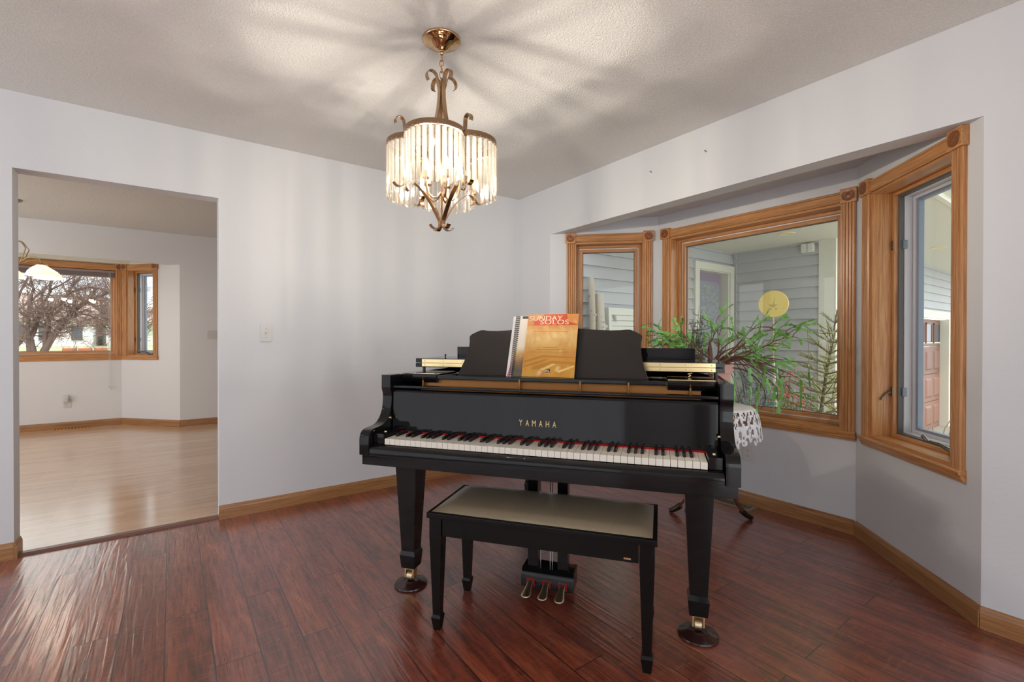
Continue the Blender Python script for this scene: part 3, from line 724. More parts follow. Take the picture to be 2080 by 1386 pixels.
    for x in (-.052, .0, .052):
        x = x*1.42
        f = MB().box(x-.0185, x+.0185, .0955, .100, .030, .064).build('pedal_felt', 'red_felt', ly, smooth=0)
        MB().box(x-.0155, x+.0155, .0945, .0985, .033, .061).build('pedal_slot', 'interior_dark', ly, smooth=0)
        p = MB(); bm = p.bm; rings = []
        prof = [(.110, .0135, .052, .006), (.085, .0135, .050, .006), (.068, .0135, .046, .006), (.052, .0155, .039, .006), (.034, .0195, .033, .006), (.018, .0215, .031, .006), (.004, .0190, .031, .0055), (-.005, .0115, .031, .0045), (-.0075, .004, .031, .003)]
        for y, hw, z, th in prof:
            rings.append([bm.verts.new((x+hw*cos(t), y, z+th*sin(t)*(1 if sin(t) > 0 else .8))) for t in [2*pi*k/14 for k in range(14)]])
        for A, B in zip(rings, rings[1:]):
            for k in range(14): bm.faces.new((A[k], A[(k+1) % 14], B[(k+1) % 14], B[k]))
        bm.faces.new(rings[0][::-1]); bm.faces.new(rings[-1]); bmesh.ops.recalc_face_normals(bm, faces=bm.faces)
        p.build('pedal', 'old_brass', r, smooth=60)
    return r
make_piano()
for i, x in enumerate((-.628, .628)):
    c = MB().lathe([(0, .0), (.074, .0), (.0765, .004), (.075, .009), (.060, .015), (.044, .019), (.040, .0225), (.032, .0235), (.030, .021), (0, .0205)], 40)
    c = c.build('caster_cup', 'cup_brown', smooth=40, loc=pw(x, -.004))
    tag(c, ['round brown caster cup under the left front leg of the piano', 'round brown caster cup under the right front leg of the piano'][i], 'caster cup', 'caster cups under the piano')

# ------------------------------------------------------------------ bench
def make_bench():
    r = empty('piano_bench', pw(.044, -.118), PTH)
    tag(r, 'black piano bench with a worn bronze leather seat in front of the piano', 'bench')
    L, D = .434, .185
    MB().box(-L, L, -D, D, .447, .470, .003).build('seat_frame', 'bench_black', r)
    c = MB(); bm = c.bm; nx, ny = 28, 12; g = []
    for j in range(ny+1):
        row = []
        for i in range(nx+1):
            u = -1+2*i/nx; v = -1+2*j/ny
            e = (1-abs(u)**10)*(1-abs(v)**7)
            row.append(bm.verts.new((u*(L-.016), v*(D-.016), .4702+.018*max(e, 0)**.35+.004*(1-u*u)*(1-v*v))))
        g.append(row)
    for j in range(ny):
        for i in range(nx): bm.faces.new((g[j][i], g[j][i+1], g[j+1][i+1], g[j+1][i]))
    c.build('cushion', 'bench_leather', r, smooth=60)
    a = L-.022; d = D-.022
    for y in (-d, d): MB().box(-a+.04, a-.04, y-.009, y+.009, .378, .448, .002).build('apron', 'bench_black', r)
    for x in (-a, a): MB().box(x-.009, x+.009, -d+.04, d-.04, .378, .448, .002).build('apron', 'bench_black', r)
    for sx in (-1, 1):
        for sy in (-1, 1):
            x, y = sx*(a-.012), sy*(d-.012)
            m = MB(); m.box(x-.0255, x+.0255, y-.0255, y+.0255, .372, .448, .002)
            m.frustum((x, y), .031, .031, .060, (x, y), .051, .051, .374, .0015)
            m.frustum((x, y), .042, .042, .050, (x, y), .031, .031, .061, .001)
            m.frustum((x, y), .028, .028, 0, (x, y), .042, .042, .051, .002)
            m.build('leg', 'bench_black', r)
    MB().box(.322, .346, -d-.0105, -d-.009, .388, .394).build('badge', 'brass', r, smooth=0)
make_bench()

# ------------------------------------------------------------------ books on the music desk
def book_frame(x, y, z, tilt, roll):
    """local x right, y away from the reader, z up along the page"""
    return Matrix.Translation(PO) @ Matrix.Rotation(PTH, 4, 'Z') @ Matrix.Translation((x, y, z)) @ Matrix.Rotation(roll, 4, 'Y') @ Matrix.Rotation(-tilt, 4, 'X')
def songbook():
    W, H = .238, .311
    r = empty('music_book'); r.matrix_world = book_frame(-.1115, .078, .9815, radians(23.5), 0.0)
    tag(r, 'golden songbook with red title band leaning on the piano music desk', 'book')
    MB().box(0, W, .0, .0050, 0, H, .0008).build('pages', 'paper_edge', r)
    cv = MB().box(-.001, W+.001, -.0012, -.0002, -.0005, H+.0005).build('cover', 'songbook_cover', r, smooth=0)
    F = lambda x, z, y=-.0014: Matrix.Translation((x, y, z)) @ Matrix.Rotation(radians(90), 4, 'X')
    def flat(name, polys, mat, y):
        m = MB()
        for p in polys: m.prism(p, lambda a, b, d: V((a, d, b)), y-.0003, y)
        return m.build(name, mat, cv, smooth=0)
    flat('title_band', [[(.030, H-.055), (W*.995, H-.055), (W*.995, H-.052), (.19, H-.038), (.185, H-.0005), (.075, H-.0005), (.068, H-.022), (.030, H-.034)]], 'title_red', -.0012)
    flat('rule_line', [[(.0, H-.0565), (W, H-.0565), (W, H-.0555), (0, H-.0555)]], 'title_red', -.0013)
    flat('printed_key', [[(.004, .076), (.085, .104), (W-.002, .097), (W-.002, .092), (.09, .094), (.004, .066)], [(.045, .048), (.135, .078), (W-.002, .072), (W-.002, .060), (.13, .066), (.075, .035), (.045, .035)], [(.004, .052), (.05, .068), (.10, .085), (.12, .084), (.06, .060), (.004, .044)]], 'key_shadow_print', -.0012)
    flat('printed_key', [[(.16, .030), (W-.003, .057), (W-.003, .050), (.165, .020)], [(.08, .034), (.135, .062), (.15, .061), (.10, .032)]], 'key_light_print', -.0012)
    text_mesh('title_lettering', 'SUNDAY', 'paper_cream', cv, .03, .158, .0245, F(.006, H-.033, -.0017), .0004, 1.0)
    text_mesh('title_lettering', 'SOLOS', 'paper_cream', cv, .03, .135, .0235, F(.060, H-.056+.003, -.0017), .0004, 1.05)
    lines = []
    rnd = random.Random(3)
    for z, a, b in ((.141, .085, .155), (.131, .055, .185), (.119, .030, .205), (.2205, .035, .195)):
        x = a
        while x < b:
            w = rnd.uniform(.006, .014); lines.append([(x, z), (min(x+w, b), z), (min(x+w, b), z+.0016), (x, z+.0016)]); x += w+.0025
    flat('print_lines', lines, 'ink_brown', -.0012)
    lg = [[(.106, .021), (.128, .021), (.128, .038), (.106, .038)]]
    flat('publisher_mark', lg, 'ink_dark', -.0012)
    flat('publisher_mark', [[(.1085, .0235), (.1105, .0235), (.1105, .035), (.1085, .035)], [(.1130, .0235), (.1150, .0235), (.1150, .035), (.1130, .035)], [(.1105, .0285), (.1130, .0285), (.1130, .0305), (.1105, .0305)], [(.1185, .0235), (.1205, .0235), (.1205, .035), (.1185, .035)], [(.1205, .0235), (.1260, .0235), (.1260, .0255), (.1205, .0255)], [(.106, .0175), (.128, .0175), (.128, .019), (.106, .019)]], 'paper_cream', -.0016)
songbook()
def spiral_book():
    W, H = .235, .303
    r = empty('spiral_songbook'); r.matrix_world = book_frame(-.1765, .0845, .9815, radians(23.5), 0.0)
    tag(r, 'spiral bound music book with pale cover behind the golden songbook', 'book')
    MB().box(.012, W, .0005, .006, 0, H, .0008).build('pages', 'paper_edge', r)
    cv = MB().box(.012, W, -.0008, .0004, -.0005, H+.0005).build('cover', 'spiral_book_cover', r, smooth=0)
    MB().box(.034, .10, -.0012, -.0008, H-.014, H-.001).build('cover_band', 'ink_dark', cv, smooth=0)
    bkp = MB().box(-.012, .011, .001, .005, 0, H, .0008).build('folded_pages', 'paper_edge', r)
    MB().prism([(-.008, 0), (.006, 0), (.0105, .10), (.006, .062), (-.001, .034)], lambda a, b, d: V((a, d, b)), .0006, .001).build('pink_print', 'pink_print', bkp, smooth=0)
    sp = MB()
    for i in range(30):
        z = .006+i*(H-.012)/29
        pts = [(.0125+.0105*cos(t), .0018-.0075*sin(t), z+.0015*sin(t/2)) for t in [2*pi*k/12 for k in range(13)]]
        sp.tube(pts, .0021, 6)
    sp.build('spiral_binding', 'coil_black', r)
spiral_book()

# ------------------------------------------------------------------ chandelier
CH = V((.9465, 1.8275, ZC))
LIGHTS = []
def make_chandelier():
    az = math.atan2(-CH.y, -CH.x)            # towards the camera
    r = empty('chandelier', CH, az-radians(13))
    tag(r, 'four lobed crystal prism chandelier with curled bronze straps above the piano', 'chandelier')
    MB().lathe([(.0, -.052), (.010, -.052), (.012, -.048), (.018, -.046), (.030, -.038), (.042, -.022), (.058, -.014), (.078, -.010), (.0815, -.006), (.0815, -.0005), (0, -.0005)], 48).build('canopy', 'rose_brass', r, smooth=50)
    # loops and chain down to the strap cluster
    ch = MB(); z = -.052
    ch.lathe([(0, -.012), (.006, -.012), (.008, -.006), (.006, 0), (0, 0)], 14, (0, 0, z))
    for i in range(4):
        zc = z-.026-i*.024; a = i*pi/2
        pts = [(.0085*cos(t)*cos(a), .0085*cos(t)*sin(a), zc+.017*sin(t)) for t in [2*pi*k/14 for k in range(15)]]
        ch.tube(pts, .0022, 6, caps=False)
    ch.build('chain', 'rose_brass', r)
    ZR = -.455                                # crystal ring
    LD, LR = .1120, .1215                    # lobe offset and radius
    na = math.atan2(LR*0+.1215, .1215)
    rn = .172                                # notch radius
    def strap(ang, pts, name, w=.0185, th=.0028):
        d = V((cos(ang), sin(ang), 0)); s_ = V((-sin(ang), cos(ang), 0))
        return MB().ribbon([d*p[0]+V((0, 0, p[1])) for p in pts], s_, w, th).build(name, 'bronze', r, smooth=40)
    def curl(cx, cz, rad, a0, a1, n=14): return [(cx+rad*cos(a0+(a1-a0)*k/n), cz+rad*sin(a0+(a1-a0)*k/n)) for k in range(n+1)]
    for q in range(4):
        ang = pi/4+q*pi/2
        # upper strap: curl at the top, then a bell sweep down to the notch
        p = curl(.048, -.175, .026, radians(-50), radians(150), 14) + [(.020, -.188), (.013, -.215), (.014, -.250), (.020, -.300), (.031, -.350), (.052, -.400), (.088, -.440), (.128, -.462), (rn-.010, ZR-.008)]
        strap(ang, p, 'upper_strap')
        # vertical strap in the notch with a curl above and an outward curl below
        p = curl(rn+.026, ZR+.045, .020, radians(-30), radians(175), 12) + [(rn+.004, ZR+.020), (rn, ZR-.01), (rn-.002, ZR-.07), (rn-.004, ZR-.13), (rn, ZR-.175)] + curl(rn+.030, ZR-.190, .027, radians(150), radians(330), 12)
        strap(ang, p, 'notch_strap')
        # lower strap: from an outward curl down to the finial
        p = curl(rn-.026, ZR-.208, .024, radians(-60), radians(130), 12) + [(rn-.060, ZR-.200), (rn-.092, ZR-.228), (rn-.120, ZR-.262), (rn-.142, ZR-.296), (.014, ZR-.322), (.010, ZR-.336)] + curl(.034, ZR-.338, .024, radians(180), radians(340), 12)
        strap(ang, p, 'lower_strap')
    MB().tube([(0, 0, -.165), (0, 0, ZR-.33)], .0045, 12).build('stem', 'bronze', r)
    MB().lathe([(0, .016), (.006, .014), (.009, .006), (.014, 0), (.011, -.010), (.005, -.016), (0, -.018)], 20, (0, 0, ZR-.330)).build('finial', 'rose_brass', r)
    # rings and prisms
    t_end = radians(85)
    cb = bmesh.new(); n2 = .0108; dp = .0052; hh = .205
    prof = [(-n2, 0), (-n2*.55, -dp), (n2*.55, -dp), (n2, 0), (n2*.55, dp), (-n2*.55, dp)]
    A = [cb.verts.new((x, y, -hh)) for x, y in prof]; B = [cb.verts.new((x, y, 0)) for x, y in prof]
    a2 = [cb.verts.new((x*.55, y*.4, -hh-.010)) for x, y in prof]; b2 = [cb.verts.new((x*.55, y*.4, .008)) for x, y in prof]
    for P0, P1 in ((a2, A), (A, B), (B, b2)):
        for i in range(6): cb.faces.new((P0[i], P0[(i+1) % 6], P1[(i+1) % 6], P1[i]))
    cb.faces.new(a2[::-1]); cb.faces.new(b2)
    c0 = MB(); c0.add(cb); proto = None; bead = None
    for q in range(4):
        ang = q*pi/2; c = V((cos(ang)*LD, sin(ang)*LD, 0))
        n = 26; pts = [c+V((cos(ang-t_end+2*t_end*k/n)*LR, sin(ang-t_end+2*t_end*k/n)*LR, ZR)) for k in range(n+1)]
        band = MB(); bm = band.bm; rings = []
        for k, p_ in enumerate(pts):
            t = ang-t_end+2*t_end*k/n; d = V((cos(t), sin(t), 0))
            rings.append([bm.verts.new(p_+d*a+V((0, 0, b))) for a, b in ((.004, -.010), (.004, .012), (-.004, .012), (-.004, -.010))])
        for P0, P1 in zip(rings, rings[1:]):
            for i in range(4): bm.faces.new((P0[i], P0[(i+1) % 4], P1[(i+1) % 4], P1[i]))
        bm.faces.new(rings[0]); bm.faces.new(rings[-1][::-1]); bmesh.ops.recalc_face_normals(bm, faces=bm.faces)
        bd = band.build('ring_band', 'bronze', r, smooth=40)
        K = 14
        for k in range(K):
            t = ang-t_end+2*t_end*(k+.5)/K
            if bead is None: bead = o = MB().ball((0, 0, 0), .0022, u=8, v=6).build('bead', 'steel', bd)
            else: o = bead.copy(); COL.objects.link(o); o.parent = bd
            o.location = c+V((cos(t)*(LR+.0045), sin(t)*(LR+.0045), ZR-.006))
        for k in range(K):
            t = ang-t_end+2*t_end*(k+.5)/K
            if proto is None: proto = o = c0.build('crystal_prism', 'crystal_glass', r, smooth=0)
            else: o = proto.copy(); COL.objects.link(o); o.parent = r
            o.location = c+V((cos(t)*LR, sin(t)*LR, ZR-.018)); o.rotation_euler = (0, 0, t+pi/2)
    # candle arms, cups and bulbs
    for q in range(5):
        a = q*2*pi/5+.5; d = V((cos(a), sin(a), 0)); R_ = .076; zb = ZR-.150
        pts = [d*.006+V((0, 0, ZR-.205)), d*.024+V((0, 0, ZR-.228)), d*.048+V((0, 0, ZR-.232)), d*.068+V((0, 0, ZR-.215)), d*R_+V((0, 0, ZR-.185)), d*R_+V((0, 0, zb-.006))]
        arm = MB().tube(pts, .0045, 8).build('candle_arm', 'bronze', r)
        MB().lathe([(0, 0), (.016, .001), (.018, .006), (.012, .006), (.011, .034), (0, .034)], 16, d*R_+V((0, 0, zb-.010))).build('candle_cup', 'bronze', arm)
        MB().lathe([(0, 0), (.006, .001), (.0095, .016), (.0095, .026), (.006, .042), (.002, .056), (0, .060)], 14, d*R_+V((0, 0, zb+.024))).build('bulb', 'bulb_glow', arm, smooth=60)
        rot = Matrix.Rotation(az-radians(13), 3, 'Z')
        LIGHTS.append(CH + rot @ (d*R_) + V((0, 0, zb+.050)))
make_chandelier()

# ------------------------------------------------------------------ small wall fittings
def plate(name, loc, rz, w, h, label, cat, kind):
    r = empty(name, loc, rz); tag(r, label, cat)
    MB().box(-w/2, w/2, -.0065, -.0005, -h/2, h/2, .0025).build('cover_plate', 'white_plastic' if kind != 'almond' else 'almond_plastic', r)
    return r
s = plate('light_switch', (.5105, YA, 1.187), 0, .070, .116, 'white toggle light switch on the wall right of the doorway', 'light switch', 'w')
MB().box(-.006, .006, -.0075, -.006, -.013, .013, .001).build('toggle_slot', 'almond_plastic', s)
MB().box(-.004, .004, -.018, -.006, -.002, .008, .0015).build('toggle', 'white_plastic', s)
for z in (-.03, .03): MB().ball((0, -.0068, z), .0032, .0012, .0032, 8, 6).build('screw', 'steel', s)
s = plate('double_light_switch', (.441, YD, 1.196), 0, .116, .116, 'double light switch plate on the far dinette wall', 'light switch', 'almond')
for x in (-.024, .024): MB().box(x-.004, x+.004, -.018, -.006, -.002, .008, .0015).build('toggle', 'almond_plastic', s)
def outlet_face(s, z):
    f = MB().lathe([(0, -.0075), (.014, -.0075), (.0155, -.006), (.0155, -.005), (0, -.005)], 20, mat=Matrix.Translation((0, 0, z)) @ Matrix.Rotation(radians(-90), 4, 'X') @ Matrix.Scale(-1, 4, (0, 0, 1))).build('socket', 'almond_plastic', s)
    h = MB()
    for x, l in ((-.0055, .0075), (.0055, .006)): h.box(x-.001, x+.001, -.0082, -.0072, z-.001, z-.001+l)
    h.lathe([(0, 0), (.0022, 0), (.0022, .001), (0, .001)], 10, mat=Matrix.Translation((0, -.0072, z-.0075)) @ Matrix.Rotation(radians(90), 4, 'X'))
    h.build('socket_slots', 'dark_slot', s, smooth=0)
s = plate('wall_outlet', (XM, 1.687, .358), radians(-90), .076, .098*1.16, 'white double power outlet low on the bay wall beside the piano', 'outlet', 'w')
outlet_face(s, .0195); outlet_face(s, -.0195)
s = plate('wall_outlet', (-1.072, YDM, .325), 0, .074, .116, 'white power outlet with a plug in freshener under the wide dinette window', 'outlet', 'w')
outlet_face(s, -.0195)
pl = MB(); pl.box(-.030, .030, -.060, -.008, .000, .085, .012)
pl = tag(pl.build('plug_in_freshener', 'white_plastic', loc=(-1.085, YDM, .345)), 'small white plug in unit in the dinette outlet', 'plug in')
for i, (y, z) in enumerate(((2.02, 2.27), (1.62, 2.28))):
    o = MB().tube([(XB-.0004, y, z), (XB-.016, y, z+.004)], .0022, 8); o.ball((XB-.017, y, z+.0045), .0035, .0035, .0035, 8, 6)
    tag(o.build('wall_nail', 'pewter'), ['small nail in the wall above the bay, nearer the room corner', 'small nail in the wall above the bay, farther from the room corner'][i], 'nail', 'nails above the bay')
r = empty('floor_register', (3.170, 1.760, 0), radians(-90)); tag(r, 'grey metal floor register beside the bay baseboard', 'floor vent')
MB().box(-.15, .15, -.055, .055, 0, .005, .002).build('register_frame', 'register_grey', r)
m = MB()
for i in range(14): m.box(-.125+i*.0185, -.125+i*.0185+.010, -.034, .034, .0046, .0054)
m.build('register_slots', 'dark_slot', r, smooth=0)
r = empty('wood_floor_register', (-1.03, YDM-.10, .004)); tag(r, 'oak floor register under the wide dinette window', 'floor vent')
MB().box(-.17, .17, -.055, .055, 0, .012, .003).build('register_frame', 'oak_x', r)
m = MB()
for i in range(10): m.box(-.15+i*.031, -.15+i*.031+.018, -.036, .036, .0115, .0124)
m.build('register_slots', 'dark_slot', r, smooth=0)

# ------------------------------------------------------------------ plant on a cloth covered pedestal table
TX, TY = 2.76, 1.66
def make_table():
    r = empty('pedestal_table', (TX, TY, 0)); tag(r, 'small walnut pedestal table with splayed brass tipped feet behind the piano', 'table')
    MB().lathe([(0, .705), (.215, .705), (.225, .712), (.225, .722), (.218, .728), (0, .728)], 40).build('tabletop', 'walnut', r, smooth=40)
    MB().lathe([(0, .19), (.028, .19), (.040, .205), (.044, .24), (.030, .275), (.024, .31), (.034, .36), (.040, .42), (.030, .50), (.022, .60), (.026, .66), (.06, .70), (0, .705)], 28).build('column', 'walnut', r, smooth=50)
    for ang in (108, 39, -30):
        a = radians(ang); d = V((cos(a), sin(a), 0)); w = V((-sin(a), cos(a), 0))
        pr = [(.020, .255), (.060, .240), (.110, .195), (.150, .135), (.180, .085), (.205, .055), (.232, .036)]
        m = MB(); bm = m.bm; rings = []
        for k, (rr, z) in enumerate(pr):
            h = .036-.014*k/6; rings.append([bm.verts.new(d*rr+w*s_*.012+V((0, 0, z+b))) for s_, b in ((-1, -h/2), (1, -h/2), (1, h/2), (-1, h/2))])
        for A, B in zip(rings, rings[1:]):
            for q in range(4): bm.faces.new((A[q], A[(q+1) % 4], B[(q+1) % 4], B[q]))
        bm.faces.new(rings[0][::-1]); bm.faces.new(rings[-1]); bmesh.ops.recalc_face_normals(bm, faces=bm.faces)
        l = m.build('leg', 'walnut', r, smooth=50)
        c = MB(); c.tube([d*.196+V((0, 0, .060)), d*.225+V((0, 0, .034)), d*.252+V((0, 0, .017)), d*.268+V((0, 0, .013))], [.021, .019, .0165, .0125], 10)
        c.build('foot_cap', 'dark_brass', l, smooth=50)
make_table()
def make_cloth():
    m = MB(); bm = m.bm; n = 240; rnd = random.Random(5)
    prev = None; R0 = .226
    rows = [(0, 0)] ; prof = [(.05, 0), (.12, 0), (.19, 0), (.226, -.001), (.238, -.010), (.246, -.030), (.252, -.055), (.256, -.080), (.259, -.105), (.262, -.130), (.264, -.155), (.266, -.175)]
    prof = [q for a, b in zip(prof, prof[1:]) for q in (a, ((a[0]+b[0])/2, (a[1]+b[1])/2))]+[prof[-1]]
    rings = []
    for j, (rr, z) in enumerate(prof):
        ring = []
        for k in range(n):
            t = 2*pi*k/n; fold = max(0, (rr-.226))/.04
            amp = .014*fold*sin(9*t)+.006*fold*sin(17*t+1)
            zz = z
            if j > 12: zz = z - .018*(j-12)/10*(1+sin(9*t+pi/2)) - .004*sin(45*t)*(j-12)/10
            ring.append(bm.verts.new((TX+(rr+amp)*cos(t), TY+(rr+amp)*sin(t), .731+zz)))
        rings.append(ring)
    c = bm.verts.new((TX, TY, .731))
    for k in range(n): bm.faces.new((c, rings[0][k], rings[0][(k+1) % n]))
    for j, (A, B) in enumerate(zip(rings, rings[1:])):
        for k in range(n):
            if j >= 8 and (rnd.random() < .26 or (j % 4 < 2 and k % 6 < 2)): continue      # openwork of the lace
            bm.faces.new((A[k], B[k], B[(k+1) % n], A[(k+1) % n]))
    o = m.build('lace_cloth', 'lace_white', smooth=60)
    sl = o.modifiers.new('thickness', 'SOLIDIFY'); sl.thickness = .0022; sl.offset = 1
    tag(o, 'white lace cloth draped over the small pedestal table', 'tablecloth')
make_cloth()
def make_plant():
    r = empty('christmas_cactus', (TX-.03, TY-.01, .733)); tag(r, 'big sprawling leaf cactus in a pink clay pot behind the piano', 'potted plant')
    MB().lathe([(0, .002), (.080, .002), (.084, .006), (.108, .205), (.119, .208), (.121, .262), (.111, .264), (.106, .245), (0, .242)], 40).build('pot', 'terracotta', r, smooth=40)
    MB().lathe([(0, .252), (.06, .250), (.106, .244)], 24).build('soil', 'potting_soil', r)
    rnd = random.Random(12)
    st = MB(); lf = MB()
    def leaf(p, d, nrm, L, W):
        s_ = d.cross(nrm).normalized(); k = [(0, .18), (.15, .6), (.4, 1), (.68, .95), (.88, .62), (1, .2)]
        up = [lf.bm.verts.new(p+d*L*t+s_*W*w/2) for t, w in k]; dn = [lf.bm.verts.new(p+d*L*t-s_*W*w/2) for t, w in k]
        md = [lf.bm.verts.new(p+d*L*t+nrm*.0022) for t, w in k]; mb = [lf.bm.verts.new(p+d*L*t-nrm*.0022) for t, w in k]
        for i in range(len(k)-1):
            for a, b in ((up, md), (md, dn), (dn, mb), (mb, up)): lf.bm.faces.new((a[i], a[i+1], b[i+1], b[i]))
        return p+d*L*.97
    def chain(p, d, n, droop, k=1.0):
        nn = d.cross(V((rnd.uniform(-1, 1), rnd.uniform(-1, 1), rnd.uniform(-1, 1)))).normalized()
        for i in range(n):
            d = (d+V((rnd.uniform(-.18, .18), rnd.uniform(-.18, .18), -droop+rnd.uniform(-.1, .1)))).normalized()
            nn = (nn-d*nn.dot(d)+V((rnd.uniform(-.3, .3), rnd.uniform(-.3, .3), rnd.uniform(-.3, .3)))); nn = (nn-d*nn.dot(d)).normalized()
            p = leaf(p, d, nn, rnd.uniform(.032, .046)*k, rnd.uniform(.017, .024)*k)
    right = V((.81, -.586, 0)); fwd = V((.586, .81, 0))
    def spray(a, rise, reach, r0, droop, leafy):
        e = right*cos(a)+fwd*sin(a)*.5
        p = V((rnd.uniform(-.03, .03), rnd.uniform(-.03, .03), .245)); d = V((e.x, e.y, rise)).normalized()
        n = 9; pts = [p.copy()]; rad = [r0]
        for i in range(n):
            d = (d+V((rnd.uniform(-.26, .26), rnd.uniform(-.26, .26), rnd.uniform(-.20, .20)-droop*i/n))).normalized()
            p = p+d*reach/n; pts.append(p.copy()); rad.append(r0*(1-.78*(i+1)/n))
        st.tube(pts, rad, 6)
        for i in range(3, n+1):
            for q in range(2 if i > 5 else 1):
                if rnd.random() > leafy: continue
                dd = (pts[i]-pts[i-1]).normalized(); a_ = rnd.uniform(0, 2*pi); sd = dd.cross(V((0, 0, 1))).normalized(); u2 = dd.cross(sd)
                d2 = (dd*rnd.uniform(.5, 1.1)+sd*cos(a_)*.8+u2*sin(a_)*.6+V((0, 0, .12))).normalized()
                L = rnd.uniform(.03, .085); p2 = pts[i]+d2*L
                st.tube([pts[i], pts[i]+d2*L*.5+V((0, 0, .004)), p2], [max(rad[i]*.6, .002), .0022, .0016], 4)
                for c in range(rnd.choice((1, 2, 2, 3))):
                    d3 = (d2+V((rnd.uniform(-.6, .6), rnd.uniform(-.6, .6), rnd.uniform(-.3, .5)))).normalized()
                    chain(p2, d3, rnd.randint(2, 3), rnd.choice((.05, .15, .4)), .85)
    for a, rise, reach, droop, lv in ((.05, .85, .50, .05, .9), (.3, .7, .46, .1, .9), (-.3, .55, .46, .1, .8), (.0, .20, .62, .10, .6), (.15, .10, .60, .14, .7), (-.2, .32, .56, .12, .7), (.4, .36, .52, .2, .8),
                                  (3.0, .85, .38, .08, .9), (3.3, .55, .38, .12, .8), (2.7, 1.1, .34, .05, .9), (3.1, .3, .42, .1, .6), (2.4, .6, .34, .1, .8), (-.8, .5, .36, .3, .8), (-1.5, .6, .30, .3, .7), (1.5, 1.2, .28, .05, .7), (.6, 1.1, .34, .05, .8), (-.1, .05, .58, .2, .5), (3.6, .4, .34, .1, .7)):
        spray(a+rnd.uniform(-.1, .1), rise, reach, rnd.uniform(.005, .0085), droop, lv)
    for i in range(15):                       # long hanging chains on the window side
        q = rnd.choice((.17, .22, .26, .30, .33, .36, .44, .52))+rnd.uniform(-.03, .03); p = V((0, 0, .25))+right*q+fwd*rnd.uniform(-.12, .06)+V((0, 0, rnd.uniform(-.13, .03)))
        st.tube([V((0, 0, .245)), V((0, 0, .31))+right*q*.5, p], [.005, .004, .002], 5)
        chain(p, V((rnd.uniform(-.2, .2), rnd.uniform(-.2, .2), -.8)).normalized(), rnd.randint(2, 5), .30, 1.2)
    st.tube([V((0, 0, .22)), V((-.01, .0, .30)), V((.0, .01, .36)), V((-.02, 0, .41))], [.018, .015, .012, .006], 9)
    st.build('stems', 'woody_stem', r, smooth=60); lf.build('foliage', 'cactus_leaf', r, smooth=40)
make_plant()

# ------------------------------------------------------------------ dinette lamp and blind
def dinette_lamp():
    C0 = V((-1.235, 6.52, ZD)); r = empty('dinette_chandelier', C0); tag(r, 'dinette pendant lamp with frosted glass shades seen through the doorway', 'ceiling lamp')
    MB().lathe([(0, -.03), (.02, -.03), (.05, -.02), (.062, -.008), (.063, -.0005), (0, -.0005)], 32).build('canopy', 'silver_grey', r)
    ch = MB()
    for i in range(11):
        a = (i % 2)*pi/2; zc = -.045-i*.028
        ch.tube([(.009*cos(t)*cos(a), .009*cos(t)*sin(a), zc+.019*sin(t)) for t in [2*pi*k/10 for k in range(11)]], .0026, 5, caps=False)
    ch.build('chain', 'silver_grey', r)
    MB().lathe([(0, -.34), (.016, -.345), (.03, -.375), (.026, -.40), (.012, -.42), (.010, -.50), (.02, -.55), (.012, -.60), (0, -.61)], 20).build('hub', 'silver_grey', r)
    for k in range(5):
        a = radians(-36)+k*2*pi/5; d = V((cos(a), sin(a), 0)); R_ = .265
        pts = [d*.012+V((0, 0, -.395)), d*.07+V((0, 0, -.405)), d*.115+V((0, 0, -.47)), d*.085+V((0, 0, -.555)), d*.055+V((0, 0, -.61)), d*.07+V((0, 0, -.60)), d*.12+V((0, 0, -.565)), d*.19+V((0, 0, -.55)), d*.245+V((0, 0, -.575)), d*R_+V((0, 0, -.600)), d*R_+V((0, 0, -.625))]
        arm = MB().tube(pts, .005, 8).build('arm', 'antique_brass', r, smooth=60)
        sh = MB().lathe([(.028, 0), (.045, -.012), (.075, -.035), (.098, -.065), (.110, -.098), (.116, -.108), (.113, -.108), (.107, -.098), (.095, -.066), (.073, -.038), (.044, -.015), (.026, -.003)], 32, d*R_+V((0, 0, -.632))).build('shade', 'frosted_shade', arm, smooth=60)
        MB().lathe([(0, .028), (.014, .026), (.030, .010), (.032, 0), (0, 0)], 20, d*R_+V((0, 0, -.640))).build('shade_cap', 'antique_brass', arm)
        MB().lathe([(0, 0), (.03, -.012), (.033, -.04), (.026, -.066), (0, -.078)], 16, d*R_+V((0, 0, -.655))).build('bulb', 'dinette_bulb_glow', arm, smooth=60)
        pl = bpy.data.lights.new('dinette_bulb_light', 'POINT'); pl.energy = 2.0; pl.color = (1, .86, .68); pl.shadow_soft_size = .03
        o = bpy.data.objects.new('dinette_bulb_light', pl); COL.objects.link(o); o.location = C0+d*R_+V((0, 0, -.75))
dinette_lamp()
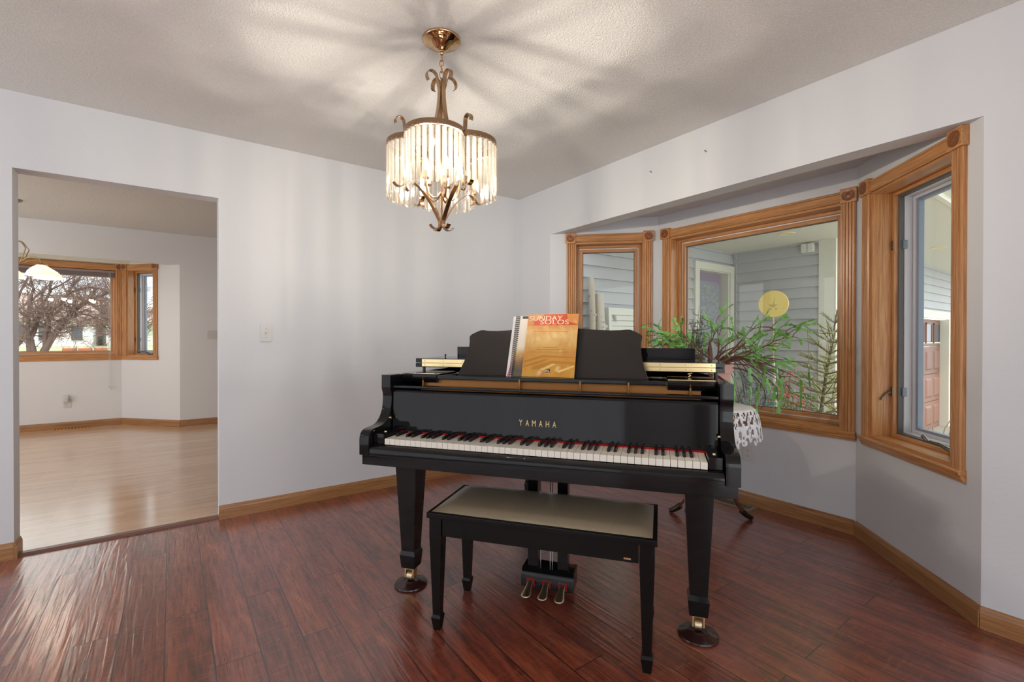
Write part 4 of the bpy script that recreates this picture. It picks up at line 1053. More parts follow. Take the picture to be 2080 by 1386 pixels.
def blind():
    x0, x1 = DM0+DW5[0]+CW+.02, DM0+DW5[1]-CW-.02
    r = empty('window_blind', ((x0+x1)/2, YDM+.045, DZ1-.02)); tag(r, 'raised taupe mini blind at the top of the wide dinette window', 'window blind')
    h = (x1-x0)/2
    MB().box(-h, h, -.014, .014, -.030, 0, .002).build('headrail', 'blind_taupe', r)
    m = MB()
    for i in range(16): m.box(-h+.004, h-.004, -.013, .013, -.034-i*.0028-.0016, -.034-i*.0028)
    m.build('slats', 'blind_taupe', r, smooth=0)
    MB().box(-h+.004, h-.004, -.013, .013, -.090, -.080, .002).build('bottom_rail', 'blind_taupe', r)
    xc = h-.055
    c = MB(); c.tube([(xc, -.02, -.02), (xc, -.05, -.10), (xc, -.088, -1.02), (xc+.004, -.088, -1.20), (xc, -.088, -1.50)], .0018, 5); c.tube([(xc+.012, -.02, -.02), (xc+.012, -.05, -.10), (xc+.016, -.088, -1.05), (xc+.02, -.088, -1.52)], .0018, 5)
    c = c.build('cord', 'white_plastic', r)
    t = MB()
    for x, z in ((xc, -1.51), (xc+.02, -1.53)): t.lathe([(0, 0), (.006, -.004), (.008, -.03), (0, -.034)], 10, (x, -.088, z))
    t.build('cord_tassels', 'white_plastic', c)
blind()

# ------------------------------------------------------------------ outside: porch, garage and garden bed
PZ = 2.36
def siding(name, p0, p1, rects, zref, label, exp_=.1335):
    p0 = V((p0[0], p0[1], 0)); p1 = V((p1[0], p1[1], 0)); m = MB()
    for xa, xb, za, zb in rects:
        k = math.floor((za-zref)/exp_); z = zref+k*exp_
        while z < zb:
            a, b = max(z, za), min(z+exp_, zb)
            if b-a > .004:
                t0 = -.027*(1-(a-z)/exp_)-.004; t1 = -.027*(1-(b-z)/exp_)-.004
                m.prism([(0, a), (t0, a), (t1, b), (0, b)], lambda q, w, d: V((d, q, w)), xa, xb)
            z += exp_
        m.box(xa, xb, .0, .12, za, zb)
    o = m.build(name, 'siding_grey', smooth=0, loc=p0, rot=(0, 0, math.atan2(p1.y-p0.y, p1.x-p0.x))); return struct(o, label)
YDW, XE, YG = 3.60, 6.5, 2.34
siding('wall_porch', (2.76, YDW+.008), (XE, YDW+.008), [(0, 5.60-2.76, -.3, PZ), (6.36-2.76, XE-2.76, -.3, PZ), (5.60-2.76, 6.36-2.76, 2.08, PZ)], 1.936, 'grey lap siding around the front door')
siding('wall_garage_side', (XE, YDW), (XE, YG), [(0, YDW-YG-.02, -.3, PZ)], 1.936, 'grey lap siding of the garage side behind the garden')
GX0, GX1, GZ0, GZ1 = 6.85, 11.62, -.47, 1.50
siding('wall_garage_front', (XE, YG), (13.5, YG), [(.10, 7.0, GZ1+.13, PZ), (.10, .24, -.5, GZ1+.13)], 1.936, 'grey lap siding above the garage door')
slab('ceiling_porch', [(3.42, 1.16), (13.5, 1.16), (13.5, YDW+.1), (3.42, YDW+.1)], PZ, PZ+.05, 'soffit_cream', 'cream porch ceiling outside the bay')
struct(MB().box(XE-.035, XE-.001, YG-.0005, YG+.15, -.3, PZ).box(XE-.036, XE+.099, YG-.036, YG-.001, -.3, PZ).build('trim_2', 'trim_cream', smooth=0), 'cream corner post of the garage')
t = MB(); t.box(GX0-.1, GX1+.5, YG-.035, YG, GZ1, GZ1+.135); t.box(GX1, GX1+.42, YG-.03, YG+.25, GZ0, GZ1); t.box(GX0-.12, GX0, YG-.03, YG+.25, GZ0, GZ1)
struct(t.build('trim_3', 'trim_cream', smooth=0), 'cream frame around the brown garage door')
struct(MB().box(XE-.03, XE, YDW-.06, YDW-.02, -.3, PZ).build('trim_4', 'siding_grey', smooth=0), 'grey inside corner strip by the front door')
g = MB(); g.prism([(1.16, PZ), (1.16, PZ+.16), (1.10, PZ+.16), (1.10, PZ-.012), (1.14, PZ-.012), (1.14, PZ)], lambda a, b, d: V((d, a, b)), 3.45, 13.5)
struct(g.build('trim_5', 'trim_cream', smooth=0), 'cream eave fascia above the garden')
g = MB(); g.prism([(1.10, PZ+.03), (1.02, PZ+.03), (.985, PZ+.07), (.985, PZ+.14), (.975, PZ+.15), (.995, PZ+.15), (1.0, PZ+.08), (1.03, PZ+.045), (1.10, PZ+.045)], lambda a, b, d: V((d, a, b)), 3.45, 13.5)
tag(g.build('gutter', 'trim_cream', smooth=0), 'cream rain gutter along the eave outside the casement window', 'gutter')
struct(MB().prism([(.98, PZ+.17), (.98, PZ+.20), (4.2, PZ+1.3), (4.2, PZ+1.2)], lambda a, b, d: V((d, a, b)), 3.3, 13.5).build('roof_porch', 'house_roof', smooth=0), 'porch roof slab added to block the sun')  # slab above the porch ceiling, put in to block sun
struct(MB().box(XB+.16, 3.95, -2.9, .96, 2.30, 2.42).build('sun_block_eave', 'soffit_cream', smooth=0), 'unseen cream eave added to keep sun out of the casement window')  # out of view, added so no sun patch enters the bay
# garage door
r = empty('door_2', (GX0, YG+.10, GZ0)); struct(r, 'brown panelled garage door with a row of small windows')
n = 10; cw = (GX1-GX0)/n; rh = (GZ1-GZ0)/4
m = MB()
for j in range(4): m.box(0, GX1-GX0, 0, .04, j*rh+.004, (j+1)*rh-.004, .004)
sec = m.build('door_sections', 'garage_brown', r, smooth=0)
m = MB(); w_ = MB(); sf = MB()
for j in range(4):
    for i in range(n):
        x0, x1, z0, z1 = i*cw+.055, (i+1)*cw-.055, j*rh+.07, (j+1)*rh-.07
        if j == 3:
            w_.box(x0+.02, x1-.02, -.006, -.002, z0+.02, z1-.02); sf.box(x0, x1, -.016, 0, z0-.012, z0+.012)
            for q in ((x0, x0+.022), (x1-.022, x1)): m.box(q[0], q[1], -.014, 0, z0, z1)
            m.box(x0, x1, -.014, 0, z1-.022, z1)
        else:
            m.frustum(((x0+x1)/2, 0), .1, .1, 0, ((x0+x1)/2, 0), .1, .1, 0) if False else None
            b = bmesh.new(); A = [b.verts.new(p) for p in ((x0, 0, z0), (x1, 0, z0), (x1, 0, z1), (x0, 0, z1))]; B = [b.verts.new(p) for p in ((x0+.035, -.016, z0+.035), (x1-.035, -.016, z0+.035), (x1-.035, -.016, z1-.035), (x0+.035, -.016, z1-.035))]
            b.faces.new(B)
            for k in range(4): b.faces.new((A[k], A[(k+1) % 4], B[(k+1) % 4], B[k]))
            m.add(b)
m.build('raised_panels', 'garage_brown', r, smooth=0); w_.build('windows', 'house_window', r, smooth=0); sf.build('window_ledges', 'trim_cream', r, smooth=0)
# front door
r = empty('door_1', (5.60, YDW, 0)); struct(r, 'lavender front door with leaded glass under the porch')
DWd = .76
t = MB()
for x0, x1 in ((-.09, .004), (DWd-.004, DWd+.09)): t.box(x0, x1, -.045, -.002, -.2, 2.07)
t.box(-.092, DWd+.092, -.047, -.002, 2.07, 2.165); t.box(0, .02, -.02, .14, -.2, 2.08); t.box(DWd-.02, DWd, -.02, .14, -.2, 2.08); t.box(.02, DWd-.02, -.02, .14, 2.06, 2.08)
t.build('door_frame', 'trim_cream', r, smooth=0)
MB().box(.02, DWd-.02, .10, .14, -.1, 2.06).build('door_slab', 'door_mauve', r, smooth=0)
fr = MB(); gx0, gx1 = .10, DWd-.10
arch = [(gx0, .25), (gx1, .25), (gx1, 1.80)] + [(gx1-.10+.10*cos(a), 1.80+.10*sin(a)) for a in [k*pi/12 for k in range(1, 7)]] + [(gx0+.10+.10*cos(a), 1.80+.10*sin(a)) for a in [pi/2+k*pi/12 for k in range(0, 6)]] + [(gx0, 1.80)]
MB().prism([((x-.38)*1.14+.38, (z-1.07)*1.05+1.07) for x, z in arch], lambda a, b, d: V((a, d, b)), .085, .10).build('glass_frame', 'door_lavender', r, smooth=0)
MB().prism(arch, lambda a, b, d: V((a, d, b)), .078, .085).build('leaded_glass', 'leaded_glass', r, smooth=0)
MB().ball((.065, .065, .95), .028, .028, .028).build('door_knob', 'brass', r)
# fittings on the porch
for i, (x, y) in enumerate(((5.742, 2.545), (8.25, 1.755))):
    o = MB().lathe([(0, -.003), (.055, -.003), (.058, -.006), (.085, -.006), (.088, 0), (0, 0)], 32).build('recessed_light', 'recess_trim', smooth=40, loc=(x, y, PZ-.0005))
    tag(o, ['round recessed light in the porch ceiling above the large window view', 'round recessed light in the eave seen through the casement window'][i], 'recessed light', 'porch ceiling lights')
r = empty('twin_wall_light', (XE-.02, 2.61, 2.285), 0); tag(r, 'white twin square fitting high on the grey garage siding', 'wall light')
for y in (-.036, .036): MB().box(-.055, 0, y-.033, y+.033, -.055, .055, .006).build('lamp_head', 'outdoor_lamp_white', r)
MB().box(-.012, 0, -.075, .075, -.03, .03, .002).build('back_plate', 'almond_plastic', r)
def log(name, x, h, r0, label, lean, seed):
    rnd = random.Random(seed); m = MB(); n = 14; pts = []; rad = []
    for i in range(n+1):
        t = i/n; pts.append((x+lean*(1-t)+rnd.uniform(-.006, .006), 3.47+.05*t, -.14+(h+.14)*t)); rad.append(r0*(1-.22*t)*rnd.uniform(.94, 1.06))
    m.tube(pts, rad, 14)
    for q in range(3):
        i = rnd.randint(7, 12); p = V(pts[i]); a = rnd.uniform(pi, 2*pi); d = V((cos(a), sin(a)*.6, .5)); m.tube([p, p+d*(rad[i]+.012), p+d*(rad[i]+.028)], [rad[i]*.5, rad[i]*.4, rad[i]*.3], 8)
    tag(m.build(name, 'birch_bark', smooth=60), label, 'log', 'birch logs on the porch')
log('birch_log', 3.575, 1.79, .040, 'tall thin birch log leaning on the porch siding', .03, 2)
log('birch_log', 3.69, 1.625, .062, 'short thick birch log leaning on the porch siding', .05, 4)
r = empty('wooden_panel', (3.82, 3.455, -.14)); r.rotation_euler = (radians(-3), 0, 0); tag(r, 'cream slatted wooden panel leaning on the porch siding beside the logs', 'panel')
m = MB(); m.box(0, .045, -.035, .02, 0, 1.63, .004); m.box(.60, .645, -.035, .02, 0, 1.63, .004); m.box(.045, .60, -.03, .015, 1.55, 1.63, .004); m.box(.045, .60, -.03, .015, .5, .58, .004)
m.build('panel_frame', 'trim_cream', r)
m = MB()
for i in range(16): m.box(.045, .60, -.015, .005, .585+i*.0605, .585+i*.0605+.057, .004)
m.build('panel_boards', 'trim_cream', r)
MB().prism([(.075, 1.545), (.115, 1.545), (.118, 1.50), (.112, 1.47), (.098, 1.50)], lambda a, b, d: V((a, d, b)), -.036, -.030).build('bracket', 'pewter', r, smooth=0)
# disc on a stake
r = empty('garden_disc_stake', (5.40, 2.53, -.12)); tag(r, 'yellow disc ornament on a garden stake outside the large window', 'garden ornament')
rotd = Matrix.Translation((0, 0, 1.655)) @ Matrix.Rotation(radians(-72), 4, 'Z') @ Matrix.Rotation(radians(90), 4, 'X')
MB().lathe([(0, -.012), (.145, -.012), (.150, -.006), (.150, .006), (.145, .012), (0, .012)], 48, mat=rotd).build('disc', 'yellow_disc', r, smooth=40)
m = MB(); rel = Matrix.Translation((0, 0, 1.655)) @ Matrix.Rotation(radians(-72), 4, 'Z')
b = bmesh.new()
for poly in ([(-.05, -.005), (.045, -.005), (.02, -.03), (0, -.04), (-.022, -.03)], [(-.012, -.04), (.002, -.04), (.022, .06), (.014, .062)], [(-.045, -.045), (-.015, -.045), (-.015, -.065), (-.045, -.065)], [(.012, -.045), (.04, -.045), (.04, -.065), (.012, -.065)]):
    A = [b.verts.new((x, -.0135, z)) for x, z in poly]; B = [b.verts.new((x, -.0105, z)) for x, z in poly]; b.faces.new(A)
    for i in range(len(poly)): b.faces.new((A[i], A[(i+1) % len(poly)], B[(i+1) % len(poly)], B[i]))
m.add(b, rel); m.build('relief', 'disc_relief', r, smooth=0)
MB().tube([(0, 0, 1.51), (.005, 0, 1.30), (.0, .0, 1.02)], .009, 8).build('stake_top', 'stake_tan', r)
m = MB()
for a in (0, 1.6, 3.2, 4.6): m.tube([(0, 0, 1.13), (.05*cos(a), .05*sin(a), 1.16), (.10*cos(a), .10*sin(a), 1.24)], [.009, .007, .004], 6)
m.build('stake_prongs', 'stake_tan', r)
MB().tube([(0, .0, 1.03), (.0, -.03, .5), (0, -.05, -.05)], [.016, .022, .026], 8).build('stake_pole', 'stake_pale', r)

def brush(st, nd, p0, p1, r0, L, dens, rnd):
    """a conifer shoot: a twig with needles all round"""
    p0, p1 = V(p0), V(p1); st.tube([p0, (p0+p1)/2+V((0, 0, -.01)), p1], [r0, r0*.7, r0*.35], 5)
    ax = (p1-p0); n = int(ax.length*dens); ax.normalize(); u = ax.cross(V((.3, .2, 1))).normalized(); w = ax.cross(u)
    for i in range(n):
        p = p0.lerp(p1, (i+rnd.random())/n); a = rnd.uniform(0, 2*pi); d = (u*cos(a)+w*sin(a)+ax*.9).normalized()
        s_ = d.cross(ax).normalized()*.0022; l = L*rnd.uniform(.7, 1.2)
        nd.bm.faces.new([nd.bm.verts.new(q) for q in (p-s_, p+s_, p+d*l+s_*.3, p+d*l-s_*.3)])
def spruce():
    r = empty('spruce_sapling', (5.0, 1.93, -.12)); tag(r, 'thin young spruce with bare leader shoots outside the large window', 'young tree')
    rnd = random.Random(8); st = MB(); nd = MB()
    top = V((.0, -.16, 1.54)); base = V((0, 0, 0))
    st.tube([base, V((0, -.02, .5)), V((0, -.08, 1.0)), V((0, -.12, 1.25)), top], [.022, .018, .013, .009, .005], 8)
    for i in range(11):
        t = .30+.62*i/10; c = V((0, -.16*t**1.3, 1.54*t)); n = 6 if i < 7 else 5
        for k in range(n):
            a = k*2*pi/n+i*.9+rnd.uniform(-.2, .2); L = (.46*(1-t)+.12)*rnd.uniform(.8, 1.1)
            e = c+V((cos(a)*L, sin(a)*L, L*(.35 if i < 7 else .75)))
            brush(st, nd, c, e, .006, .026, 260, rnd)
            for s_ in (-1, 1):
                m_ = c.lerp(e, .55); e2 = m_+V((cos(a+s_*.8), sin(a+s_*.8), .3))*L*.42
                if L > .2: brush(st, nd, m_, e2, .004, .024, 240, rnd)
    brush(st, nd, V((0, -.12, 1.25)), top, .006, .022, 200, rnd)
    st.build('trunk', 'spruce_bark', r); nd.build('foliage', 'spruce_needle', r, smooth=0)
spruce()
def shrub(name, c, rx, h, mat, label, n, seed, L=.035, W=.012, group=None, berries=0, needle=False):
    r = empty(name, c); tag(r, label, 'shrub', group); rnd = random.Random(seed); st = MB(); lf = MB(); br = MB()
    for k in range(n):
        a = rnd.uniform(0, 2*pi); q = math.sqrt(rnd.random()); e = V((cos(a)*q*rx, sin(a)*q*rx, h*rnd.uniform(.45, 1)*(1-.35*q*q)))
        m_ = V((e.x*.35, e.y*.35, e.z*.55)); b0 = V((e.x*.05, e.y*.05, 0)); st.tube([b0, m_, e], [.007, .005, .002], 4)
        for j in range(14):
            t = rnd.uniform(.35, 1); p = b0.lerp(m_, t*2) if t < .5 else m_.lerp(e, t*2-1)
            d = V((rnd.gauss(0, 1), rnd.gauss(0, 1), rnd.gauss(.5, .8))).normalized()
            if needle: brush(st, lf, p, p+d*rnd.uniform(.06, .13), .003, .022, 260, rnd)
            else:
                s_ = d.cross(V((rnd.random(), rnd.random(), rnd.random()))).normalized()*W*.5; l = L*rnd.uniform(.6, 1.3); m2 = p+d*l*.5
                lf.bm.faces.new([lf.bm.verts.new(v) for v in (p, m2+s_, p+d*l, m2-s_)])
        if berries and rnd.random() < .8:
            for j in range(berries): br.ball(e+V((rnd.uniform(-.05, .05), rnd.uniform(-.05, .05), rnd.uniform(-.06, .05))), .011, u=6, v=5)
    st.build('stems', 'dry_twig', r, smooth=0); lf.build('foliage', mat, r, smooth=0)
    if berries: br.build('berries', 'red_berry', r)
shrub('blue_spruce', (4.35, 2.22, -.14), .30, 1.04, 'blue_needle', 'blue green spruce shrub behind the hanging cactus stems outside', 60, 21, needle=True)
shrub('blue_spruce', (4.10, 1.72, -.14), .22, .86, 'blue_needle', 'blue green spruce shrub at the foot of the young spruce', 50, 22, needle=True)
shrub('juniper', (4.0, 1.34, -.14), .19, .86, 'juniper_leaf', 'yellow green juniper outside the lower right corner of the large window', 46, 23, needle=True)
shrub('berry_bush', (5.75, 2.55, -.14), .22, 1.0, 'juniper_leaf', 'sparse bush with red berries below the yellow disc', 50, 24, .045, .02, berries=6)
shrub('berry_bush', (4.45, 1.42, -.14), .14, .76, 'juniper_leaf', 'sparse bush with pink red berries beside the young spruce', 14, 27, .04, .016, berries=3)
shrub('evergreen_shrub', (4.95, 3.25, -.14), .19, 1.92, 'dark_evergreen', 'tall dark evergreen shrub beside the front door', 80, 25, needle=True)
r = empty('dry_stems', (5.95, 2.32, -.14)); tag(r, 'tall bare dry stems between the disc and the young spruce', 'dry plant')
m = MB(); rnd = random.Random(9)
for i in range(7):
    a, b = rnd.uniform(-.15, .15), rnd.uniform(-.3, .12); m.tube([(a*.3, b*.3, 0), (a*.6, b*.6, .7), (a, b, rnd.uniform(1.25, 1.55))], [.006, .004, .0025], 5)
m.build('stems', 'dry_twig', r)
slab('ground_bed', [(2.8, -1.5), (6.45, -1.5), (6.45, YDW), (2.8, YDW)], -.5, -.14, 'mulch', 'mulched garden bed outside the bay')
slab('driveway', [(6.45, -12), (22, -12), (22, YG+.3), (6.45, YG+.3)], -.6, -.47, 'concrete', 'pale concrete driveway in front of the garage')
r = empty('bare_shrub', (4.3, .95, -.14)); tag(r, 'bare arching twigs in front of the garage door', 'shrub')
m = MB(); rnd = random.Random(19)
for i in range(6):
    a = rnd.uniform(-.6, .9); m.tube([(0, 0, 0), (.10*cos(a), .10*sin(a), .35), (.35*cos(a), .35*sin(a), .62), (.75*cos(a), .75*sin(a), .60+rnd.uniform(-.1, .15))], [.006, .005, .0035, .002], 5)
m.build('twigs', 'dry_twig', r)

# ------------------------------------------------------------------ outside the dinette
def quad_ground(name, pts, mat, label): return struct(MB().prism([(0, 0)]*0 or [(p[0], p[1]) for p in pts], lambda a, b, d: V((a, b, (-.45+1.2*max(0, min(1, (b-9)/21)))+d)), -.2, 0).build(name, mat, smooth=0), label)
quad_ground('lawn', [(-30, 8.4), (20, 8.4), (20, 9), (20, 30), (20, 60), (-30, 60), (-30, 30), (-30, 9)], 'lawn_green', 'pale spring lawn beyond the dinette windows')
struct(MB().box(DB0-.3, DB1+.3, YDM-.1, YDM+.62, 2.13, 2.26).build('trim_6', 'soffit_cream', smooth=0), 'cream eave over the dinette bay')
def bare_tree(name, base, label, seed, trunks, h, group=None):
    r = empty(name, base); tag(r, label, 'tree', group); rnd = random.Random(seed); tr = MB(); tw = MB(); cnt = [0]
    def grow(p, d, L, rad, depth):
        n = 3; pts = [p.copy()]; rr = [rad]
        for i in range(n):
            d = (d+V((rnd.uniform(-.2, .2), rnd.uniform(-.2, .2), rnd.uniform(-.08, .14)))).normalized(); p = p+d*L/n; pts.append(p.copy()); rr.append(rad*(1-.4*(i+1)/n))
        (tr if depth < 3 else tw).tube(pts, rr, 7 if depth < 2 else 4 if depth < 4 else 3, caps=False)
        if depth >= 7: return
        k = 2 if depth < 1 else rnd.choice((2, 3, 3)) if depth < 3 else 3 if depth < 6 else 2
        for q in range(k):
            a = rnd.uniform(0, 2*pi); u = d.cross(V((0, 0, 1)));
            if u.length < .05: u = V((1, 0, 0))
            u.normalize(); w = d.cross(u); sp = rnd.uniform(.35, .85)
            d2 = (d+(u*cos(a)+w*sin(a))*sp+V((0, 0, .06))).normalized()
            grow(pts[rnd.choice((2, 3, 3))], d2, L*rnd.uniform(.62, .86), rr[-1]*rnd.uniform(.6, .85), depth+1)
    for d, rad in trunks: grow(V((0, 0, 0)), V(d).normalized(), h, rad*.75, 0)
    tr.build('trunk', 'tree_bark', r, smooth=60); tw.build('twigs', 'twig_bark', r, smooth=0)
LIMBS = [
    (.075, [(-2.25, 14, .2), (-2.21, 14.0, .87), (-2.08, 14.0, 1.17), (-1.93, 14.0, 1.46), (-1.83, 14.0, 1.6), (-1.71, 14.01, 1.77), (-1.51, 14.01, 1.97), (-1.22, 14.01, 2.14), (-.9, 14.01, 2.36)]),
    (.055, [(-2.33, 14, .2), (-2.37, 14.0, .89), (-2.42, 14.05, 1.15), (-2.38, 14.1, 1.27), (-2.33, 14.15, 1.52), (-2.29, 14.2, 1.71), (-2.24, 14.25, 1.92), (-2.16, 14.3, 2.15), (-2.15, 14.35, 2.44), (-2.17, 14.4, 2.96)]),
    (.045, [(-2.19, 14.0, .95), (-2.19, 14.0, 1.24), (-2.13, 13.96, 1.49), (-2.07, 13.91, 1.74), (-1.89, 13.87, 1.96), (-1.79, 13.82, 2.15), (-1.7, 13.78, 2.34), (-1.62, 13.73, 2.44), (-1.45, 13.69, 2.8)]),
    (.045, [(-2.42, 14.0, .6), (-2.45, 14.0, 1.22), (-2.46, 14.06, 1.57), (-2.46, 14.13, 1.74), (-2.43, 14.19, 2.04), (-2.41, 14.26, 2.21), (-2.46, 14.32, 2.44), (-2.49, 14.38, 2.8)]),
    (.026, [(-2.13, 14.0, 1.31), (-2.22, 13.96, 1.44), (-2.28, 13.92, 1.53), (-2.39, 13.89, 1.63), (-2.6, 13.85, 1.70)]),
    (.024, [(-2.16, 14.3, 2.15), (-2.11, 14.1, 2.2), (-1.98, 13.98, 2.27), (-1.77, 13.96, 2.45), (-1.5, 13.94, 2.7)]),
    (.022, [(-2.41, 14.2, 2.15), (-2.36, 14.0, 2.2), (-2.42, 14.08, 2.27), (-2.53, 14.16, 2.32), (-2.74, 14.25, 2.38)]),
    (.024, [(-1.82, 13.85, 2.1), (-1.65, 13.98, 2.22), (-1.48, 13.96, 2.28), (-1.31, 13.95, 2.26), (-1.0, 13.93, 2.1)]),
    (.026, [(-1.83, 14.0, 1.6), (-1.68, 14.01, 1.69), (-1.49, 14.02, 1.66), (-1.23, 14.03, 1.54), (-.95, 14.04, 1.40)]),
    (.024, [(-2.0, 14.0, 1.33), (-1.87, 13.88, 1.40), (-1.74, 13.76, 1.20), (-1.55, 13.65, 1.11)])]
def spreading_tree():
    r = empty('bare_tree', (-2.3, 14, -.2)); tag(r, 'wide spreading bare tree outside the wide dinette window', 'tree'); B = V((-2.3, 14, -.2))
    rnd = random.Random(41); tr = MB(); tw = MB()
    def twig(p, d, L, rad, depth):
        pts = [p.copy()]
        for i in range(3):
            d = (d+V((rnd.uniform(-.25, .25), rnd.uniform(-.25, .25), rnd.uniform(-.16, .18)))).normalized(); p = p+d*L/3; pts.append(p.copy())
        tw.tube(pts, [rad, rad*.85, rad*.7, rad*.5], 3, caps=False)
        if depth <= 0: return
        for q in range(3):
            d2 = (d+V((rnd.gauss(0, .55), rnd.gauss(0, .45), rnd.gauss(.02, .5)))).normalized(); twig(pts[rnd.choice((1, 2, 3))], d2, L*rnd.uniform(.6, .85), rad*.62, depth-1)
    for rad, pts in LIMBS:
        pts = [V(p)-B for p in pts]; n = len(pts); tr.tube(pts, [rad*(1-.72*i/(n-1)) for i in range(n)], 8, caps=False)
        for i in range(2 if n > 6 else 1, n):
            for q in range(4):
                a = (pts[i]-pts[i-1]); p = pts[i-1]+a*rnd.random(); d = (a.normalized()*.8+V((rnd.gauss(0, .6), rnd.gauss(0, .5), rnd.gauss(.15, .5)))).normalized()
                twig(p, d, rnd.uniform(.25, .48), max(.005, rad*(1-.72*i/n)*.34), 3)
    tr.build('trunk', 'tree_bark', r, smooth=60); tw.build('twigs', 'twig_bark', r, smooth=0)
spreading_tree()
t2 = copy_tree([o for o in bpy.data.objects if o.name == 'bare_tree'][0]); t2.location = (-.9, 16.6, -.15); t2.rotation_euler = (0, 0, radians(150)); t2.scale = (1.15, 1.15, 1.0); t2['label'] = 'bare tree behind the narrow dinette casement window'
bare_tree('bare_tree', (-4.6, 21.0, 0), 'distant bare tree behind the spreading tree', 35, [((.2, 0, 1), .12), ((-.2, .1, 1), .10), ((.5, 0, .8), .08)], 1.9)
r = empty('spruce_bough', (-2.75, 11.4, -.3)); tag(r, 'bright green conifer boughs at the left edge of the dinette window', 'tree')
st = MB(); nd = MB(); rnd = random.Random(17)
st.tube([(-.9, 0, 0), (-.9, 0, 1.2), (-.9, 0, 2.4)], [.06, .05, .03], 8)
for z, L in ((.85, 1.25), (1.0, 1.3), (1.15, .95), (1.62, .7), (1.7, .62)):
    for k in range(5):
        b = V((-.9, 0, z)); e = b+V((L*rnd.uniform(.8, 1.05), rnd.uniform(-.4, .4), rnd.uniform(.0, .18)))
        for i in range(12):
            p = b.lerp(e, .25+.75*i/12); brush(st, nd, p, p+V((rnd.uniform(.05, .2), rnd.uniform(-.2, .2), rnd.uniform(-.05, .06))), .004, .05, 160, rnd)
        st.tube([b, b.lerp(e, .5), e], [.012, .009, .003], 4)
st.build('branches', 'spruce_bark', r); nd.build('foliage', 'dark_evergreen', r, smooth=0)
nd_m = plain('bough_green', s2l(150, 178, 84), .6, nscale=12, nstr=0, ncol=.3); r.children[1].data.materials[0] = nd_m if r.children[1].name.startswith('foliage') else r.children[1].data.materials[0]
r = empty('white_house', (-6.2, 31.5, .72)); tag(r, 'white house with porch and shallow roof across the lawn', 'house')
MB().box(-5, 3.0, 0, 6, -.6, 1.32).build('wall', 'house_white', r, smooth=0)
MB().prism([(-.5, 1.30), (-.5, 1.40), (3, 2.7), (6.5, 1.40), (6.5, 1.30)], lambda a, b, d: V((d, a, b)), -5.3, 3.3).build('roof', 'house_roof', r, smooth=0)
for x in (-3.6, -2.2, -.6, .35, 1.05, 2.2):
    w_ = MB().box(x, x+.42, -.05, .02, .32, 1.05).build('window', 'house_window', r, smooth=0)
    m = MB(); m.box(x-.06, x, -.07, .01, .26, 1.11); m.box(x+.42, x+.48, -.07, .01, .26, 1.11); m.build('window_trim', 'trim_cream', w_, smooth=0)
r = empty('green_house', (-2.6, 32.5, .72)); tag(r, 'pale green sided house at the right of the white house', 'house')
MB().box(0, 6.5, 0, 6, -.6, 1.25).build('wall', 'pale_green_siding', r, smooth=0)
MB().prism([(-.5, 1.2), (-.5, 1.3), (3, 2.3), (6.5, 1.3), (6.5, 1.2)], lambda a, b, d: V((d, a, b)), -.3, 6.8).build('roof', 'house_roof', r, smooth=0)
MB().box(-.14, .06, -.05, .0, -.6, 1.25).build('corner_board', 'house_white', r, smooth=0)
MB().box(2.2, 2.36, -.06, .0, -.6, 1.25).build('downspout', 'house_white', r, smooth=0)
for i, x in enumerate((-3.72, -3.22, -2.72)):
    m = MB().box(x, x+.42, 27.0, 27.4, .50, .72, .02)
    tag(m.build('planter_box', 'planter_brown'), ['brown planter box on the lawn, leftmost of three', 'brown planter box on the lawn, middle one of three', 'brown planter box on the lawn, rightmost of three'][i], 'planter', 'planter boxes on the lawn')

# ------------------------------------------------------------------ light
for p in LIGHTS:
    pl = bpy.data.lights.new('candle_bulb_light', 'POINT'); pl.energy = 25; pl.color = (1, .915, .80); pl.shadow_soft_size = .008
    pl.use_nodes = True; ln = pl.node_tree; em = ln.nodes['Emission']           # an upright candle filament gives little light along its axis
    sp_ = N(ln, 'ShaderNodeSeparateXYZ', {0: N(ln, 'ShaderNodeTexCoord').outputs['Normal']}).outputs[2]
    q_ = N(ln, 'ShaderNodeMath', {0: 1.0, 1: N(ln, 'ShaderNodeMath', {0: sp_, 1: sp_}, operation='MULTIPLY').outputs[0]}, operation='SUBTRACT').outputs[0]
    q_ = N(ln, 'ShaderNodeMath', {0: N(ln, 'ShaderNodeMath', {0: q_, 1: 1.7}, operation='POWER').outputs[0], 1: .04}, operation='ADD').outputs[0]
    ln.links.new(q_, em.inputs['Strength'])
    o = bpy.data.objects.new('candle_bulb_light', pl); COL.objects.link(o); o.location = p
sn = bpy.data.lights.new('sun', 'SUN'); sn.energy = 2.2; sn.angle = radians(3); sn.color = (1, .95, .87)
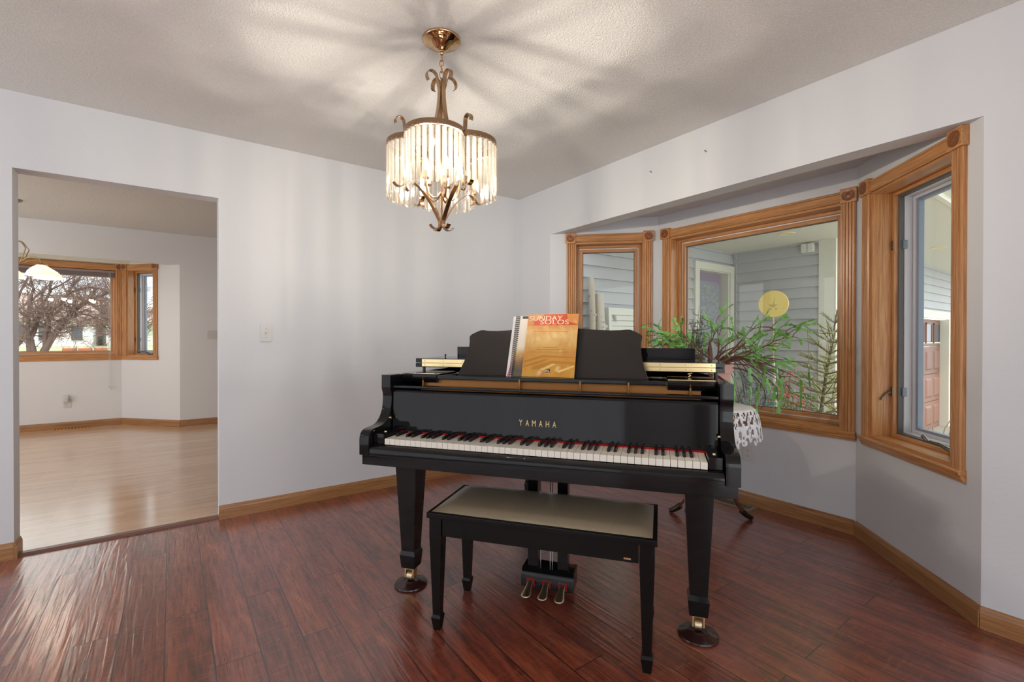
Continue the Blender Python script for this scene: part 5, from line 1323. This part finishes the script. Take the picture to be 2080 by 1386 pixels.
o = bpy.data.objects.new('sun', sn); COL.objects.link(o); o.rotation_euler = V((.06, .6, -.8)).to_track_quat('-Z', 'Y').to_euler()
wd = bpy.data.worlds.new('sky'); SC.world = wd; wd.use_nodes = True; nt = wd.node_tree; nt.nodes.clear()
wo = nt.nodes.new('ShaderNodeOutputWorld'); tc = nt.nodes.new('ShaderNodeTexCoord')
cl = noise(nt, N(nt, 'ShaderNodeMapping', {'Vector': tc.outputs['Generated'], 'Scale': (1, 1, 2.4)}).outputs[0], 3.2, 5, .55)
sk = mixc(nt, ramp(nt, cl, [(.42, 0.0), (.62, 1.0)]), (.84, .91, 1.0), (1.0, .99, .97))
bg = N(nt, 'ShaderNodeBackground', {'Color': sk, 'Strength': 2.5}); nt.links.new(bg.outputs[0], wo.inputs[0])

# ------------------------------------------------------------------ camera and view
cd = bpy.data.cameras.new('camera'); cam = bpy.data.objects.new('camera', cd); COL.objects.link(cam)
cd.sensor_fit = 'HORIZONTAL'; cd.sensor_width = 36; cd.lens = 956.036/2080*36; cd.clip_start = .02; cd.clip_end = 300
pitch, roll, yaw = 5.936e-3, 6.341e-4, .944688
Fv = V((cos(yaw)*cos(pitch), sin(yaw)*cos(pitch), -sin(pitch))); Rv = V((sin(yaw), -cos(yaw), 0)); Uv = Rv.cross(Fv)
R2 = Rv*cos(roll)+Uv*sin(roll); U2 = R2.cross(Fv)
mw = Matrix(((R2.x, U2.x, -Fv.x, 0), (R2.y, U2.y, -Fv.y, 0), (R2.z, U2.z, -Fv.z, 1.15438), (0, 0, 0, 1)))
cam.matrix_world = mw; SC.camera = cam
SC.view_settings.view_transform = 'Standard'; SC.view_settings.look = 'None'; SC.view_settings.gamma = 1; SC.view_settings.use_curve_mapping = False
SC.view_settings.exposure = 0.10
SC.cycles.use_denoising = True
SC.cycles.max_bounces = 12; SC.cycles.transparent_max_bounces = 24; SC.cycles.diffuse_bounces = 5
SC.cycles.sample_clamp_indirect = 6.0; SC.cycles.caustics_reflective = False; SC.cycles.caustics_refractive = False
